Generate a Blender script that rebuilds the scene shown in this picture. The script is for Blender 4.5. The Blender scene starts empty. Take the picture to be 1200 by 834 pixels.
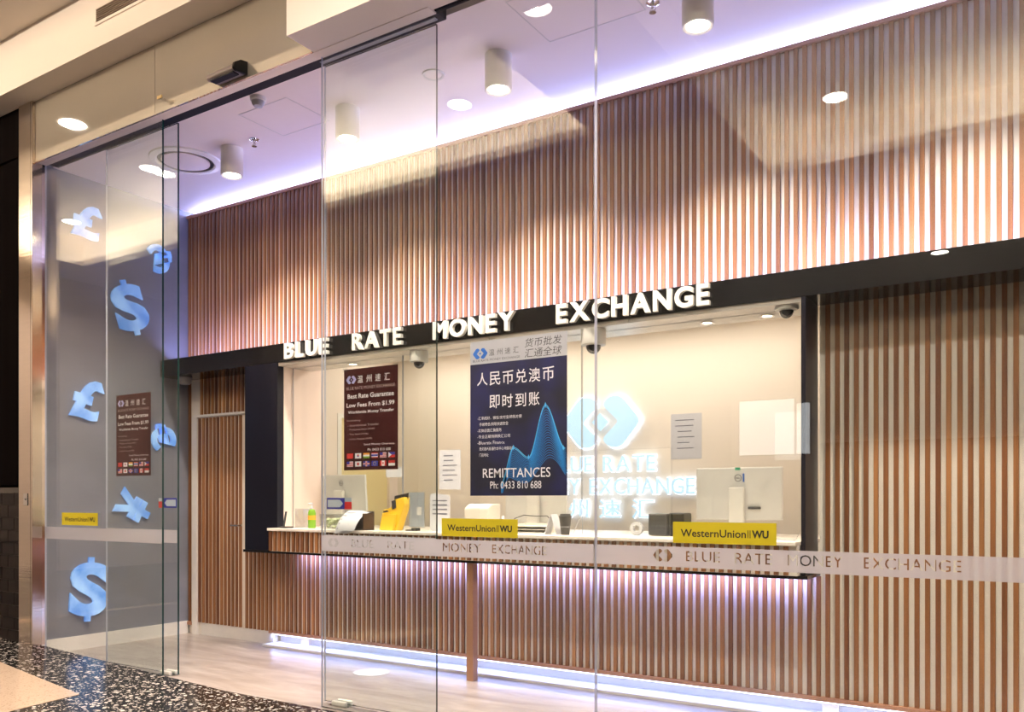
import bpy, bmesh, math, random
from mathutils import Vector, Matrix
random.seed(7)
R = math.radians
S = bpy.context.scene
C = S.collection

# ------------------------------------------------------------------ camera
cam = bpy.data.cameras.new('camera')
cam.sensor_width = 36.0
cam.lens = 995 / 1200 * 36.0
cam.shift_y = (585 - 417) / 1200
cam.clip_start = 0.05
camo = bpy.data.objects.new('camera', cam)
C.objects.link(camo)
camo.location = (0, 0, 1.3)
camo.rotation_euler = (R(90), 0, R(32.75))
S.camera = camo

# ------------------------------------------------------------------ world, exposure
W = bpy.data.worlds.new('world')
S.world = W
W.use_nodes = True
W.node_tree.nodes['Background'].inputs[0].default_value = (1.0, .90, .84, 1)
W.node_tree.nodes['Background'].inputs[1].default_value = .5
S.view_settings.view_transform = 'Standard'
S.view_settings.look = 'None'
S.view_settings.gamma = 1
S.view_settings.use_curve_mapping = False
S.view_settings.exposure = 0.48
S.cycles.max_bounces = 10
S.cycles.transparent_max_bounces = 24
S.cycles.sample_clamp_indirect = 6
S.cycles.caustics_reflective = False
S.cycles.caustics_refractive = False
S.cycles.use_denoising = True

LED = (.36, .40, 1.0)
WARM = (1.0, .84, .68)
COVE = (1.0, .86, .68)


def area(name, loc, sx, sy, power, color, direction, spread=180):
    l = bpy.data.lights.new(name, 'AREA')
    l.shape = 'RECTANGLE'
    l.size = sx
    l.size_y = sy
    l.energy = power
    l.color = color
    l.spread = R(spread)
    o = bpy.data.objects.new(name, l)
    C.objects.link(o)
    o.location = loc
    d = Vector(direction).normalized()
    z = -d
    x = Vector((1, 0, 0)) if abs(d.x) < .9 else Vector((0, 1, 0))
    y = z.cross(x).normalized()
    x = y.cross(z).normalized()
    o.rotation_euler = Matrix((x, y, z)).transposed().to_euler()
    return o


# LED strips of the shop (purple-blue white)
area('ceiling_cove_led', (-3.3, 5.345, 4.060), 7.6, .02, 42, (.44, .50, 1.0), (0, -1.5, 1))
area('plinth_led', (-2.7, 5.245, .088), 6.5, .02, 8, (.30, .42, 1.0), (0, -.25, -1))
area('counter_underside_led', (-3.4, 5.165, .838), 4.3, .02, 20, (.44, .44, 1.0), (0, .5, -1))
area('fascia_top_led', (-3.3, 5.05, 2.625), 7.5, .02, 42, (.44, .44, 1.0), (0, .5, 1))
# booth fill: unseen area light below the teller booth ceiling
area('booth_fill_light', (-3.4, 5.95, 2.68), 3.8, .5, 32, (1.0, .87, .76), (0, 0, -1))
# mall lighting: cove strips inside the two ceiling coffers, and the mall's ceiling panels
area('mall_cove_led', (1.6, -1.98, 5.06), 8.6, .03, 420, COVE, (0, .35, 1))
area('mall_cove_led', (-8.5, .08, 5.06), 9.0, .03, 420, COVE, (0, .35, 1))


# ------------------------------------------------------------------ materials
def nt(name):
    m = bpy.data.materials.new(name)
    m.use_nodes = True
    n = m.node_tree
    return m, n, n.nodes['Principled BSDF']


def mat(name, col, rough=.5, metal=0.0, var=.06, scale=18, bump=0.0, emit=None, es=1.0, coat=0.0, spec=.5, stretch=None):
    m, n, b = nt(name)
    tc = n.nodes.new('ShaderNodeTexCoord')
    mp = n.nodes.new('ShaderNodeMapping')
    n.links.new(tc.outputs['Object'], mp.inputs[0])
    if stretch:
        mp.inputs['Scale'].default_value = stretch
    no = n.nodes.new('ShaderNodeTexNoise')
    no.inputs['Scale'].default_value = scale
    no.inputs['Detail'].default_value = 4
    n.links.new(mp.outputs[0], no.inputs[0])
    mr = n.nodes.new('ShaderNodeMapRange')
    mr.inputs[3].default_value = 1 - var
    mr.inputs[4].default_value = 1 + var
    n.links.new(no.outputs[0], mr.inputs[0])
    vm = n.nodes.new('ShaderNodeVectorMath')
    vm.operation = 'SCALE'
    vm.inputs[0].default_value = col[:3]
    n.links.new(mr.outputs[0], vm.inputs['Scale'])
    n.links.new(vm.outputs[0], b.inputs['Base Color'])
    b.inputs['Roughness'].default_value = rough
    b.inputs['Metallic'].default_value = metal
    b.inputs['Coat Weight'].default_value = coat
    b.inputs['Specular IOR Level'].default_value = spec
    if bump:
        bp = n.nodes.new('ShaderNodeBump')
        bp.inputs['Strength'].default_value = bump
        bp.inputs['Distance'].default_value = .01
        n.links.new(no.outputs[0], bp.inputs['Height'])
        n.links.new(bp.outputs[0], b.inputs['Normal'])
    if emit:
        b.inputs['Emission Color'].default_value = (*emit, 1)
        b.inputs['Emission Strength'].default_value = es
    return m


def glass_mat(name, tint, f0=.06, rough=0.0):
    """thin architectural glass: clear, with Fresnel reflections"""
    m = bpy.data.materials.new(name)
    m.use_nodes = True
    n = m.node_tree
    n.nodes.clear()
    out = n.nodes.new('ShaderNodeOutputMaterial')
    mix = n.nodes.new('ShaderNodeMixShader')
    tr = n.nodes.new('ShaderNodeBsdfTransparent')
    tr.inputs[0].default_value = (*tint, 1)
    gl = n.nodes.new('ShaderNodeBsdfGlossy')
    gl.inputs['Roughness'].default_value = rough
    ge = n.nodes.new('ShaderNodeNewGeometry')
    dt = n.nodes.new('ShaderNodeVectorMath')
    dt.operation = 'DOT_PRODUCT'
    n.links.new(ge.outputs['Incoming'], dt.inputs[0])
    n.links.new(ge.outputs['Normal'], dt.inputs[1])

    def math_(op, a, bb=None):
        x = n.nodes.new('ShaderNodeMath')
        x.operation = op
        for i, v in enumerate((a, bb)):
            if v is None:
                continue
            if isinstance(v, (int, float)):
                x.inputs[i].default_value = v
            else:
                n.links.new(v, x.inputs[i])
        return x.outputs[0]
    c = math_('ABSOLUTE', dt.outputs['Value'])
    c = math_('SUBTRACT', 1.0, c)
    c = math_('POWER', c, 5.0)
    c = math_('MULTIPLY', c, 1 - f0)
    c = math_('ADD', c, f0)
    n.links.new(c, mix.inputs[0])
    n.links.new(tr.outputs[0], mix.inputs[1])
    n.links.new(gl.outputs[0], mix.inputs[2])
    n.links.new(mix.outputs[0], out.inputs[0])
    return m


def film_mat(name, col, alpha):
    """frosted or plastic film: partly see-through"""
    m, n, b = nt(name)
    b.inputs['Base Color'].default_value = (*col, 1)
    b.inputs['Roughness'].default_value = .6
    tl = n.nodes.new('ShaderNodeBsdfTranslucent')
    tl.inputs[0].default_value = (*col, 1)
    tr = n.nodes.new('ShaderNodeBsdfTransparent')
    a = n.nodes.new('ShaderNodeMixShader')
    a.inputs[0].default_value = .45
    z = n.nodes.new('ShaderNodeMixShader')
    no = n.nodes.new('ShaderNodeTexNoise')
    no.inputs['Scale'].default_value = 60
    mr = n.nodes.new('ShaderNodeMapRange')
    mr.inputs[3].default_value = alpha - .02
    mr.inputs[4].default_value = alpha + .02
    n.links.new(no.outputs[0], mr.inputs[0])
    n.links.new(mr.outputs[0], z.inputs[0])
    n.links.new(b.outputs[0], a.inputs[1])
    n.links.new(tl.outputs[0], a.inputs[2])
    n.links.new(tr.outputs[0], z.inputs[1])
    n.links.new(a.outputs[0], z.inputs[2])
    n.links.new(z.outputs[0], n.nodes['Material Output'].inputs[0])
    return m


def wood_mat(name, stops):
    m, n, b = nt(name)
    oi = n.nodes.new('ShaderNodeObjectInfo')
    cr = n.nodes.new('ShaderNodeValToRGB')
    cr.color_ramp.elements[0].color = (*stops[0], 1)
    cr.color_ramp.elements[1].color = (*stops[-1], 1)
    for i, s in enumerate(stops[1:-1]):
        e = cr.color_ramp.elements.new((i + 1) / (len(stops) - 1))
        e.color = (*s, 1)
    n.links.new(oi.outputs['Random'], cr.inputs[0])
    tc = n.nodes.new('ShaderNodeTexCoord')
    ad = n.nodes.new('ShaderNodeVectorMath')
    ad.operation = 'ADD'
    cx = n.nodes.new('ShaderNodeCombineXYZ')
    n.links.new(oi.outputs['Random'], cx.inputs[2])
    ml = n.nodes.new('ShaderNodeVectorMath')
    ml.operation = 'SCALE'
    ml.inputs['Scale'].default_value = 60
    n.links.new(cx.outputs[0], ml.inputs[0])
    n.links.new(tc.outputs['Object'], ad.inputs[0])
    n.links.new(ml.outputs[0], ad.inputs[1])
    mp = n.nodes.new('ShaderNodeMapping')
    mp.inputs['Scale'].default_value = (60, 60, 1.6)
    n.links.new(ad.outputs[0], mp.inputs[0])
    no = n.nodes.new('ShaderNodeTexNoise')
    no.inputs['Scale'].default_value = 1.5
    no.inputs['Detail'].default_value = 5
    n.links.new(mp.outputs[0], no.inputs[0])
    mr = n.nodes.new('ShaderNodeMapRange')
    mr.inputs[1].default_value = .3
    mr.inputs[2].default_value = .7
    mr.inputs[3].default_value = .72
    mr.inputs[4].default_value = 1.18
    n.links.new(no.outputs[0], mr.inputs[0])
    vm = n.nodes.new('ShaderNodeVectorMath')
    vm.operation = 'SCALE'
    n.links.new(cr.outputs[0], vm.inputs[0])
    n.links.new(mr.outputs[0], vm.inputs['Scale'])
    n.links.new(vm.outputs[0], b.inputs['Base Color'])
    b.inputs['Roughness'].default_value = .42
    return m


def terrazzo(name, base, chip, scale, keep):
    m, n, b = nt(name)
    tc = n.nodes.new('ShaderNodeTexCoord')
    dn = n.nodes.new('ShaderNodeTexNoise')
    dn.inputs['Scale'].default_value = scale * 1.3
    mixv = n.nodes.new('ShaderNodeVectorMath')
    mixv.operation = 'MULTIPLY_ADD'
    mixv.inputs[1].default_value = (.022, .022, .022)
    n.links.new(tc.outputs['Object'], dn.inputs[0])
    n.links.new(dn.outputs[1], mixv.inputs[0])
    n.links.new(tc.outputs['Object'], mixv.inputs[2])
    cur = None
    for k, (sc, thr, kp) in enumerate(((scale, .36, keep), (scale * 2.1, .33, keep * .8))):
        v = n.nodes.new('ShaderNodeTexVoronoi')
        v.inputs['Scale'].default_value = sc
        n.links.new(mixv.outputs[0], v.inputs['Vector'])
        l1 = n.nodes.new('ShaderNodeMath')
        l1.operation = 'LESS_THAN'
        l1.inputs[1].default_value = thr
        n.links.new(v.outputs['Distance'], l1.inputs[0])
        sp = n.nodes.new('ShaderNodeSeparateColor')
        n.links.new(v.outputs['Color'], sp.inputs[0])
        l2 = n.nodes.new('ShaderNodeMath')
        l2.operation = 'LESS_THAN'
        l2.inputs[1].default_value = kp
        n.links.new(sp.outputs[0], l2.inputs[0])
        a = n.nodes.new('ShaderNodeMath')
        a.operation = 'MULTIPLY'
        n.links.new(l1.outputs[0], a.inputs[0])
        n.links.new(l2.outputs[0], a.inputs[1])
        bmix = n.nodes.new('ShaderNodeMath')
        bmix.operation = 'MULTIPLY'
        n.links.new(a.outputs[0], bmix.inputs[0])
        br = n.nodes.new('ShaderNodeMapRange')
        br.inputs[3].default_value = .45
        br.inputs[4].default_value = 1.0
        n.links.new(sp.outputs[1], br.inputs[0])
        n.links.new(br.outputs[0], bmix.inputs[1])
        if cur is None:
            cur = bmix.outputs[0]
        else:
            mx = n.nodes.new('ShaderNodeMath')
            mx.operation = 'MAXIMUM'
            n.links.new(cur, mx.inputs[0])
            n.links.new(bmix.outputs[0], mx.inputs[1])
            cur = mx.outputs[0]
    mx = n.nodes.new('ShaderNodeMix')
    mx.data_type = 'RGBA'
    mx.inputs['A'].default_value = (*base, 1)
    mx.inputs['B'].default_value = (*chip, 1)
    n.links.new(cur, mx.inputs['Factor'])
    n.links.new(mx.outputs['Result'], b.inputs['Base Color'])
    b.inputs['Roughness'].default_value = .16
    return m


def streak_floor():
    m, n, b = nt('travertine_floor')
    tc = n.nodes.new('ShaderNodeTexCoord')
    mp = n.nodes.new('ShaderNodeMapping')
    mp.inputs['Rotation'].default_value = (0, 0, R(12))
    mp.inputs['Scale'].default_value = (.9, 4.5, 1)
    no = n.nodes.new('ShaderNodeTexNoise')
    no.inputs['Scale'].default_value = 1.6
    no.inputs['Detail'].default_value = 7
    no.inputs['Roughness'].default_value = .62
    no.inputs['Distortion'].default_value = .9
    cr = n.nodes.new('ShaderNodeValToRGB')
    cr.color_ramp.elements[0].position = .3
    cr.color_ramp.elements[1].position = .68
    cr.color_ramp.elements[0].color = (.26, .215, .19, 1)
    cr.color_ramp.elements[1].color = (.46, .41, .38, 1)
    n.links.new(tc.outputs['Object'], mp.inputs[0])
    n.links.new(mp.outputs[0], no.inputs[0])
    n.links.new(no.outputs[0], cr.inputs[0])
    n.links.new(cr.outputs[0], b.inputs['Base Color'])
    b.inputs['Roughness'].default_value = .28
    return m


M = {}
M['slat'] = wood_mat('slat_wood', [(.16, .056, .020), (.31, .130, .046), (.21, .082, .030), (.40, .18, .064), (.19, .069, .025), (.33, .14, .050)])
M['rail'] = mat('rail_wood', (.38, .19, .11), .45, stretch=(2, 20, 20))
M['backing'] = mat('cream_backing', (.82, .77, .70), .6)
M['white'] = mat('white_paint', (.80, .77, .73), .55)
M['ceiling'] = mat('ceiling_paint', (.80, .72, .70), .6, var=.02)
M['mallpaint'] = mat('peach_plaster', (.84, .74, .67), .6, var=.02, scale=3)
M['mallceil'] = mat('mall_ceiling_plaster', (.80, .72, .62), .6, var=.02, scale=3)
M['black'] = mat('gloss_black', (.006, .006, .007), .16)
M['navy'] = mat('satin_black', (.006, .006, .012), .3, spec=.25)
M['dark'] = mat('dark_track', (.006, .006, .006), .5, spec=.15)
M['tile'] = mat('black_tile', (.006, .004, .004), .3, spec=.12, var=.3, scale=9)
M['grout'] = mat('tile_grout', (.045, .036, .03), .8)
M['darkwall'] = mat('dark_bronze_panel', (.004, .003, .003), .75, spec=0)
M['steel'] = mat('polished_steel', (.66, .58, .50), .12, metal=1.0, stretch=(1, 1, 14), scale=4, bump=.03)
M['chrome'] = mat('chrome', (.7, .7, .7), .12, metal=1)
M['panel'] = mat('gloss_cream_panel', (.62, .57, .49), .04, metal=.6, coat=1.0, spec=1.0, var=.01)
M['concrete'] = mat('grey_polished_plaster', (.21, .22, .27), .45, var=.28, scale=2.2, stretch=(1, 1, 1.8))
M['stone'] = streak_floor()
M['terrazzo'] = terrazzo('dark_terrazzo', (.010, .009, .009), (.72, .66, .60), 27, .62)
M['terrazzo_light'] = terrazzo('cream_terrazzo', (.58, .44, .33), (.36, .25, .18), 60, .4)
M['counter'] = mat('cream_worktop', (.84, .78, .70), .25)
M['boothwall'] = mat('booth_wall', (.83, .75, .66), .6, var=.02, scale=4)
M['boothpink'] = mat('booth_side_wall', (.84, .72, .64), .6, var=.02, scale=4)
M['yellowdoor'] = mat('pale_yellow_door', (.80, .66, .34), .5)
M['soffit'] = mat('booth_soffit', (.62, .57, .52), .25)
M['letter'] = mat('white_letter', (.76, .73, .70), .4)
M['lens'] = mat('lamp_lens', (1, 1, 1), .4, emit=(1.0, .86, .62), es=9)
M['lensbig'] = mat('downlight_lens', (1, 1, 1), .4, emit=(1.0, .93, .82), es=22)
M['cyl'] = mat('white_lamp_body', (.82, .80, .74), .45)
M['grey'] = mat('grey_plastic', (.34, .34, .36), .4)
M['sensor'] = mat('bronze_plastic', (.22, .18, .18), .3)
M['lightgrey'] = mat('light_grey_plastic', (.62, .60, .57), .4)
M['monitor'] = mat('silver_plastic', (.74, .72, .70), .35)
M['blackp'] = mat('black_plastic', (.02, .02, .02), .4)
M['ring'] = mat('printed_grey', (.07, .07, .08), .5)
M['dome'] = mat('smoked_dome', (.03, .03, .035), .06, coat=1)
M['yellow'] = mat('yellow_card', (.88, .55, .03), .5)
M['stick_y'] = mat('yellow_vinyl', (.56, .47, .01), .5)
M['ink'] = mat('black_ink', (.015, .015, .01), .6)
M['paper'] = mat('white_paper', (.58, .58, .62), .7)
M['paperprint'] = mat('grey_print', (.17, .17, .22), .7)
M['maroon'] = mat('maroon_print', (.050, .004, .006), .6, spec=.2, var=.25, scale=6)
M['pwhite'] = mat('white_print', (.82, .82, .86), .6)
M['pgrey'] = mat('dim_print', (.45, .36, .36), .6)
M['pblue'] = mat('blue_print', (.02, .14, .55), .5)
M['lilac'] = mat('lilac_print', (.45, .45, .80), .5)
M['wave'] = mat('azure_print', (.015, .22, .62), .5)
M['waveL'] = mat('light_azure_print', (.08, .45, .85), .5)
M['header'] = mat('pale_grey_print', (.46, .49, .54), .6)
M['red'] = mat('red_print', (.62, .02, .02), .6)
M['flagblue'] = mat('flag_blue', (.02, .03, .35), .6)
M['orange'] = mat('flag_orange', (.85, .35, .03), .6)
M['green'] = mat('green_plastic', (.16, .36, .02), .35)
M['signblue'] = mat('sign_blue', (.01, .02, .30), .5)
M['signgrey'] = mat('sign_pale', (.50, .58, .66), .5)
M['cup'] = mat('black_cup', (.025, .022, .022), .45)
M['printer'] = mat('charcoal_plastic', (.035, .035, .045), .4)
M['symbol'] = None
M['glass'] = glass_mat('shopfront_glass', (.965, .985, .975), f0=.05)
M['edge'] = mat('green_glass_edge', (.004, .03, .028), .15)
M['paleedge'] = mat('polished_glass_edge', (.50, .52, .62), .2)
M['teller'] = glass_mat('teller_glass', (.98, .985, .98), f0=.03)
M['acrylic'] = glass_mat('clear_acrylic', (.93, .94, .94), f0=.08)
M['frost'] = film_mat('frosted_film', (.70, .68, .74), .80)
M['postnode'] = M['rail']


def poster_navy():
    m, n, b = nt('navy_poster_print')
    tc = n.nodes.new('ShaderNodeTexCoord')
    no = n.nodes.new('ShaderNodeTexNoise')
    no.inputs['Scale'].default_value = 3.2
    no.inputs['Detail'].default_value = 2
    cr = n.nodes.new('ShaderNodeValToRGB')
    e = cr.color_ramp.elements
    e[0].position = .42
    e[0].color = (.004, .006, .022, 1)
    e[1].position = .75
    e[1].color = (.008, .012, .11, 1)
    n.links.new(tc.outputs['Object'], no.inputs[0])
    n.links.new(no.outputs[0], cr.inputs[0])
    n.links.new(cr.outputs[0], b.inputs['Base Color'])
    b.inputs['Roughness'].default_value = .5
    return m


M['navyprint'] = poster_navy()


def symbol_mat():
    """edge-lit acrylic sign: gives off a blue light of its own"""
    m, n, b = nt('lit_blue_acrylic')
    tc = n.nodes.new('ShaderNodeTexCoord')
    no = n.nodes.new('ShaderNodeTexNoise')
    no.inputs['Scale'].default_value = 5
    no.inputs['Detail'].default_value = 3
    cr = n.nodes.new('ShaderNodeValToRGB')
    cr.color_ramp.elements[0].position = .35
    cr.color_ramp.elements[1].position = .68
    cr.color_ramp.elements[0].color = (.10, .27, .72, 1)
    cr.color_ramp.elements[1].color = (.35, .58, .95, 1)
    n.links.new(tc.outputs['Object'], no.inputs[0])
    n.links.new(no.outputs[0], cr.inputs[0])
    n.links.new(cr.outputs[0], b.inputs['Base Color'])
    n.links.new(cr.outputs[0], b.inputs['Emission Color'])
    b.inputs['Emission Strength'].default_value = .42
    b.inputs['Roughness'].default_value = .25
    return m


M['symbol'] = symbol_mat()
M['litface'] = mat('lit_letter_face', (.30, .42, .50), .4, emit=(.55, .78, 1.0), es=.62)
M['halo'] = mat('lit_letter_halo', (1, 1, 1), .4, emit=(.60, .74, 1.0), es=1.7)
M['signlit'] = mat('backlit_sign', (1, 1, 1), .4, emit=(.95, .97, 1.0), es=2.6)
M['signlitw'] = mat('backlit_sign_warm', (1, 1, 1), .4, emit=(1.0, .8, .5), es=.35)


# ------------------------------------------------------------------ helpers
def origin(p):
    v = Vector((0, 0, 0))
    while p is not None:
        v += p.location
        p = p.parent
    return v


def obj(name, bm, m, parent=None, smooth=False, bevel=0.0):
    """link one mesh object; coordinates in the bmesh are world coordinates"""
    me = bpy.data.meshes.new(name)
    if parent is not None:
        bmesh.ops.translate(bm, verts=bm.verts, vec=-origin(parent))
    bm.to_mesh(me)
    bm.free()
    for x in (m if isinstance(m, (list, tuple)) else [m]):
        me.materials.append(x)
    if smooth:
        for p in me.polygons:
            p.use_smooth = True
    o = bpy.data.objects.new(name, me)
    C.objects.link(o)
    if parent is not None:
        o.parent = parent
    if bevel:
        b = o.modifiers.new('soft_edge', 'BEVEL')
        b.width = bevel
        b.segments = 2
        b.limit_method = 'ANGLE'
    if smooth:
        try:
            me.set_sharp_from_angle(angle=R(40))
        except Exception:
            pass
    return o


def box(bm, x0, x1, y0, y1, z0, z1, mi=0):
    v = [bm.verts.new((x, y, z)) for x in (x0, x1) for y in (y0, y1) for z in (z0, z1)]
    fs = []
    for q in ((0, 1, 3, 2), (4, 6, 7, 5), (0, 4, 5, 1), (2, 3, 7, 6), (0, 2, 6, 4), (1, 5, 7, 3)):
        f = bm.faces.new([v[i] for i in q])
        f.material_index = mi
        fs.append(f)
    return v


def B(*a):
    bm = bmesh.new()
    box(bm, *a)
    return bm


def lathe(bm, cx, cy, prof, seg=24, cap=True):
    """prof: list of (radius, height); closed solid of revolution. axis y: heights run along -y"""
    rings = []
    for r, h in prof:
        ring = []
        for i in range(seg):
            a = 2 * math.pi * i / seg
            ring.append(bm.verts.new((cx + r * math.cos(a), cy + r * math.sin(a), h)))
        rings.append(ring)
    for a, b in zip(rings, rings[1:]):
        for i in range(seg):
            j = (i + 1) % seg
            bm.faces.new((a[i], a[j], b[j], b[i]))
    if not cap:
        for i in range(seg):
            j = (i + 1) % seg
            bm.faces.new((rings[-1][i], rings[-1][j], rings[0][j], rings[0][i]))
    for ring, flip in ((rings[0], True), (rings[-1], False)) if cap else ():
        if len(set(tuple(round(c, 6) for c in v.co) for v in ring)) > 2:
            bm.faces.new(list(reversed(ring)) if flip else ring)
    bmesh.ops.remove_doubles(bm, verts=bm.verts, dist=1e-5)
    bmesh.ops.recalc_face_normals(bm, faces=bm.faces)


def L(cx, cy, prof, seg=24, cap=True):
    bm = bmesh.new()
    lathe(bm, cx, cy, prof, seg, cap)
    return bm


def tube(bm, pts, r, seg=8):
    rings = []
    for i, p in enumerate(pts):
        p = Vector(p)
        d = (Vector(pts[min(i + 1, len(pts) - 1)]) - Vector(pts[max(i - 1, 0)])).normalized()
        u = d.cross(Vector((0, 0, 1)))
        if u.length < .01:
            u = d.cross(Vector((0, 1, 0)))
        u.normalize()
        w = d.cross(u).normalized()
        rings.append([bm.verts.new(p + r * (math.cos(2 * math.pi * k / seg) * u + math.sin(2 * math.pi * k / seg) * w)) for k in range(seg)])
    for a, b in zip(rings, rings[1:]):
        for i in range(seg):
            bm.faces.new((a[i], a[(i + 1) % seg], b[(i + 1) % seg], b[i]))
    bm.faces.new(list(reversed(rings[0])))
    bm.faces.new(rings[-1])
    bmesh.ops.recalc_face_normals(bm, faces=bm.faces)


def prism(bm, pts, off):
    """pts: planar polygon of 3D points; extruded by vector off"""
    a = [bm.verts.new(p) for p in pts]
    b = [bm.verts.new(Vector(p) + Vector(off)) for p in pts]
    bm.faces.new(a)
    bm.faces.new(list(reversed(b)))
    n = len(a)
    for i in range(n):
        bm.faces.new((a[i], b[i], b[(i + 1) % n], a[(i + 1) % n]))
    bmesh.ops.recalc_face_normals(bm, faces=bm.faces)


def thing(name, label, cat, loc, group=None, kind=None):
    o = bpy.data.objects.new(name, None)
    o.empty_display_size = .1
    C.objects.link(o)
    o.location = loc
    if label:
        o['label'] = label
    if cat:
        o['category'] = cat
    if group:
        o['group'] = group
    if kind:
        o['kind'] = kind
    return o


def tag(o, label, cat, group=None):
    o['label'] = label
    o['category'] = cat
    if group:
        o['group'] = group
    return o


def struct(o, label=None):
    o['kind'] = 'structure'
    if label:
        o['label'] = label
    return o


_cache = {}


def text_geo(s, bold=0.0, ext=0.0, res=3, shear=0.0):
    key = (s, bold, ext, res, shear)
    if key not in _cache:
        cu = bpy.data.curves.new('text', 'FONT')
        cu.body = s
        cu.offset = bold
        cu.extrude = .5 if ext else 0
        cu.resolution_u = res
        cu.fill_mode = 'BOTH'
        cu.shear = shear
        o = bpy.data.objects.new('text', cu)
        C.objects.link(o)
        bpy.context.view_layer.update()
        me = bpy.data.meshes.new_from_object(o)
        vs = [v.co.copy() for v in me.vertices]
        fs = [tuple(p.vertices) for p in me.polygons]
        bpy.data.objects.remove(o)
        bpy.data.curves.remove(cu)
        bpy.data.meshes.remove(me)
        _cache[key] = (vs, fs)
    return _cache[key]


def text(bm, s, x0, x1, z0, z1, y, ext=0.0, bold=0.0, fit=True, res=3, fn=None, shear=0.0, full=False):
    """lettering standing in a plane facing -Y, fitted to a box; ext = thickness (towards -Y)"""
    vs, fs = text_geo(s, bold, ext, res, shear)
    if not vs:
        return
    a0, a1 = min(v.x for v in vs), max(v.x for v in vs)
    b0, b1 = min(v.y for v in vs), max(v.y for v in vs)
    if full:
        b0, b1 = -.02, .72
    sx, sz = (x1 - x0) / (a1 - a0), (z1 - z0) / (b1 - b0)
    nv = []
    for v in vs:
        p = Vector((x0 + (v.x - a0) * sx, y - (v.z + .5) * ext, z0 + (v.y - b0) * sz))
        nv.append(bm.verts.new(fn(p) if fn else p))
    for f in fs:
        try:
            bm.faces.new([nv[i] for i in f])
        except ValueError:
            pass


def T(name, s, x0, x1, z0, z1, y, m, parent, **k):
    bm = bmesh.new()
    text(bm, s, x0, x1, z0, z1, y, **k)
    return obj(name, bm, m, parent)


def rnd_poly(pts, r, n=4):
    """round the corners of a 2D polygon"""
    out = []
    N = len(pts)
    for i in range(N):
        p, a, b = Vector(pts[i]), Vector(pts[i - 1]), Vector(pts[(i + 1) % N])
        d1, d2 = (a - p), (b - p)
        rr = min(r, d1.length * .45, d2.length * .45)
        s, e = p + d1.normalized() * rr, p + d2.normalized() * rr
        for k in range(n + 1):
            t = k / n
            out.append(((1 - t) ** 2) * s + 2 * t * (1 - t) * p + t * t * e)
    return out


def chevron(cx, cz, h, side, w=.46, r=.1):
    """one bracket of the two-bracket diamond emblem; side -1 = '<', +1 = '>'; h full height"""
    H = h / 2
    t = h * w * .62
    p = [(0.20 * h, H), (0.44 * h, H), (0.86 * h, 0), (0.44 * h, -H), (0.20 * h, -H), (0.04 * h, -H + .16 * h), (0.30 * h, -.10 * h),
         (0.40 * h, 0), (0.30 * h, .10 * h), (0.04 * h, H - .16 * h)]
    q = rnd_poly(p, r * h, 3)
    return [(cx + side * a.x, cz + a.y) for a in q]


def emblem(bm, cx, cz, h, y, ext, grow=0.0):
    for s in (-1, 1):
        prism(bm, [(x, y, z) for x, z in chevron(cx, cz, h * (1 + grow), s)], (0, -ext, 0))
    k = h * .11 * (1 + grow)
    prism(bm, [(cx - k, y, cz), (cx, y, cz + k), (cx + k, y, cz), (cx, y, cz - k)], (0, -ext, 0))


def copies(name, first, xs, parent, dx=True):
    """copy a piece along x (list of offsets), sharing its mesh"""
    for d in xs:
        c = first.copy()
        C.objects.link(c)
        c.location.x = first.location.x + d
        c.parent = parent


# ------------------------------------------------------------------ the shop shell
XL, XR = -7.14, .62
YW = 5.25           # slat fronts
YB = 5.267          # backing face
ZC = 4.10
PITCH, SW = .0535, .0255

struct(obj('floor', B(XL - .1, 2.2, 3.80, 7.0, -.12, 0), M['stone']), 'pale beige streaked stone floor inside the shop')
struct(obj('floor_mall_bed', B(-14, 7, -9.6, 3.78, -.30, -.16), M['darkwall']))


def ramp(x):
    return max(0.0, min(.115, (-4.7 - x) * .042))


bm = bmesh.new()
xs = [-14, -10, -7.6, -7.2, -6.8, -6.4, -6.0, -5.6, -5.2, -4.9, -4.7, -3, 0, 7]
rows = [(-9.6, None), (3.79, None)]
top = [[bm.verts.new((x, y, ramp(x))) for x in xs] for y in (-9.6, 3.79)]
bot = [[bm.verts.new((x, y, -.16)) for x in xs] for y in (-9.6, 3.79)]
for i in range(len(xs) - 1):
    bm.faces.new((top[0][i], top[0][i + 1], top[1][i + 1], top[1][i]))
    bm.faces.new((top[1][i], top[1][i + 1], bot[1][i + 1], bot[1][i]))
    bm.faces.new((bot[0][i], bot[0][i + 1], top[0][i + 1], top[0][i]))
struct(obj('floor_terrazzo', bm, M['terrazzo']), 'black terrazzo mall floor with white stone chips')
bm = bmesh.new()
tri = [(-5.37, 3.13), (-6.75, 3.28), (-8.6, 3.48), (-8.6, 2.9), (-8.6, 1.2), (-5.05, 1.2), (-5.20, 2.0)]
prism(bm, [(x, y, ramp(x) + .0005) for x, y in tri], (0, 0, .003))
struct(obj('floor_inlay', bm, M['terrazzo_light']), 'cream terrazzo wedge inlaid in the black mall floor')

struct(obj('ceiling', B(XL - .1, 2.2, 3.93, 5.54, ZC, ZC + .08), M['ceiling']), 'white plaster ceiling of the shop')
bm = bmesh.new()
box(bm, XL - .1, 2.2, 5.54, 5.62, 3.6, ZC + .08)
box(bm, XL - .1, 2.2, 5.31, 5.54, 3.6, 3.64)
struct(obj('ceiling_cove', bm, M['ceiling']))
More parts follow.
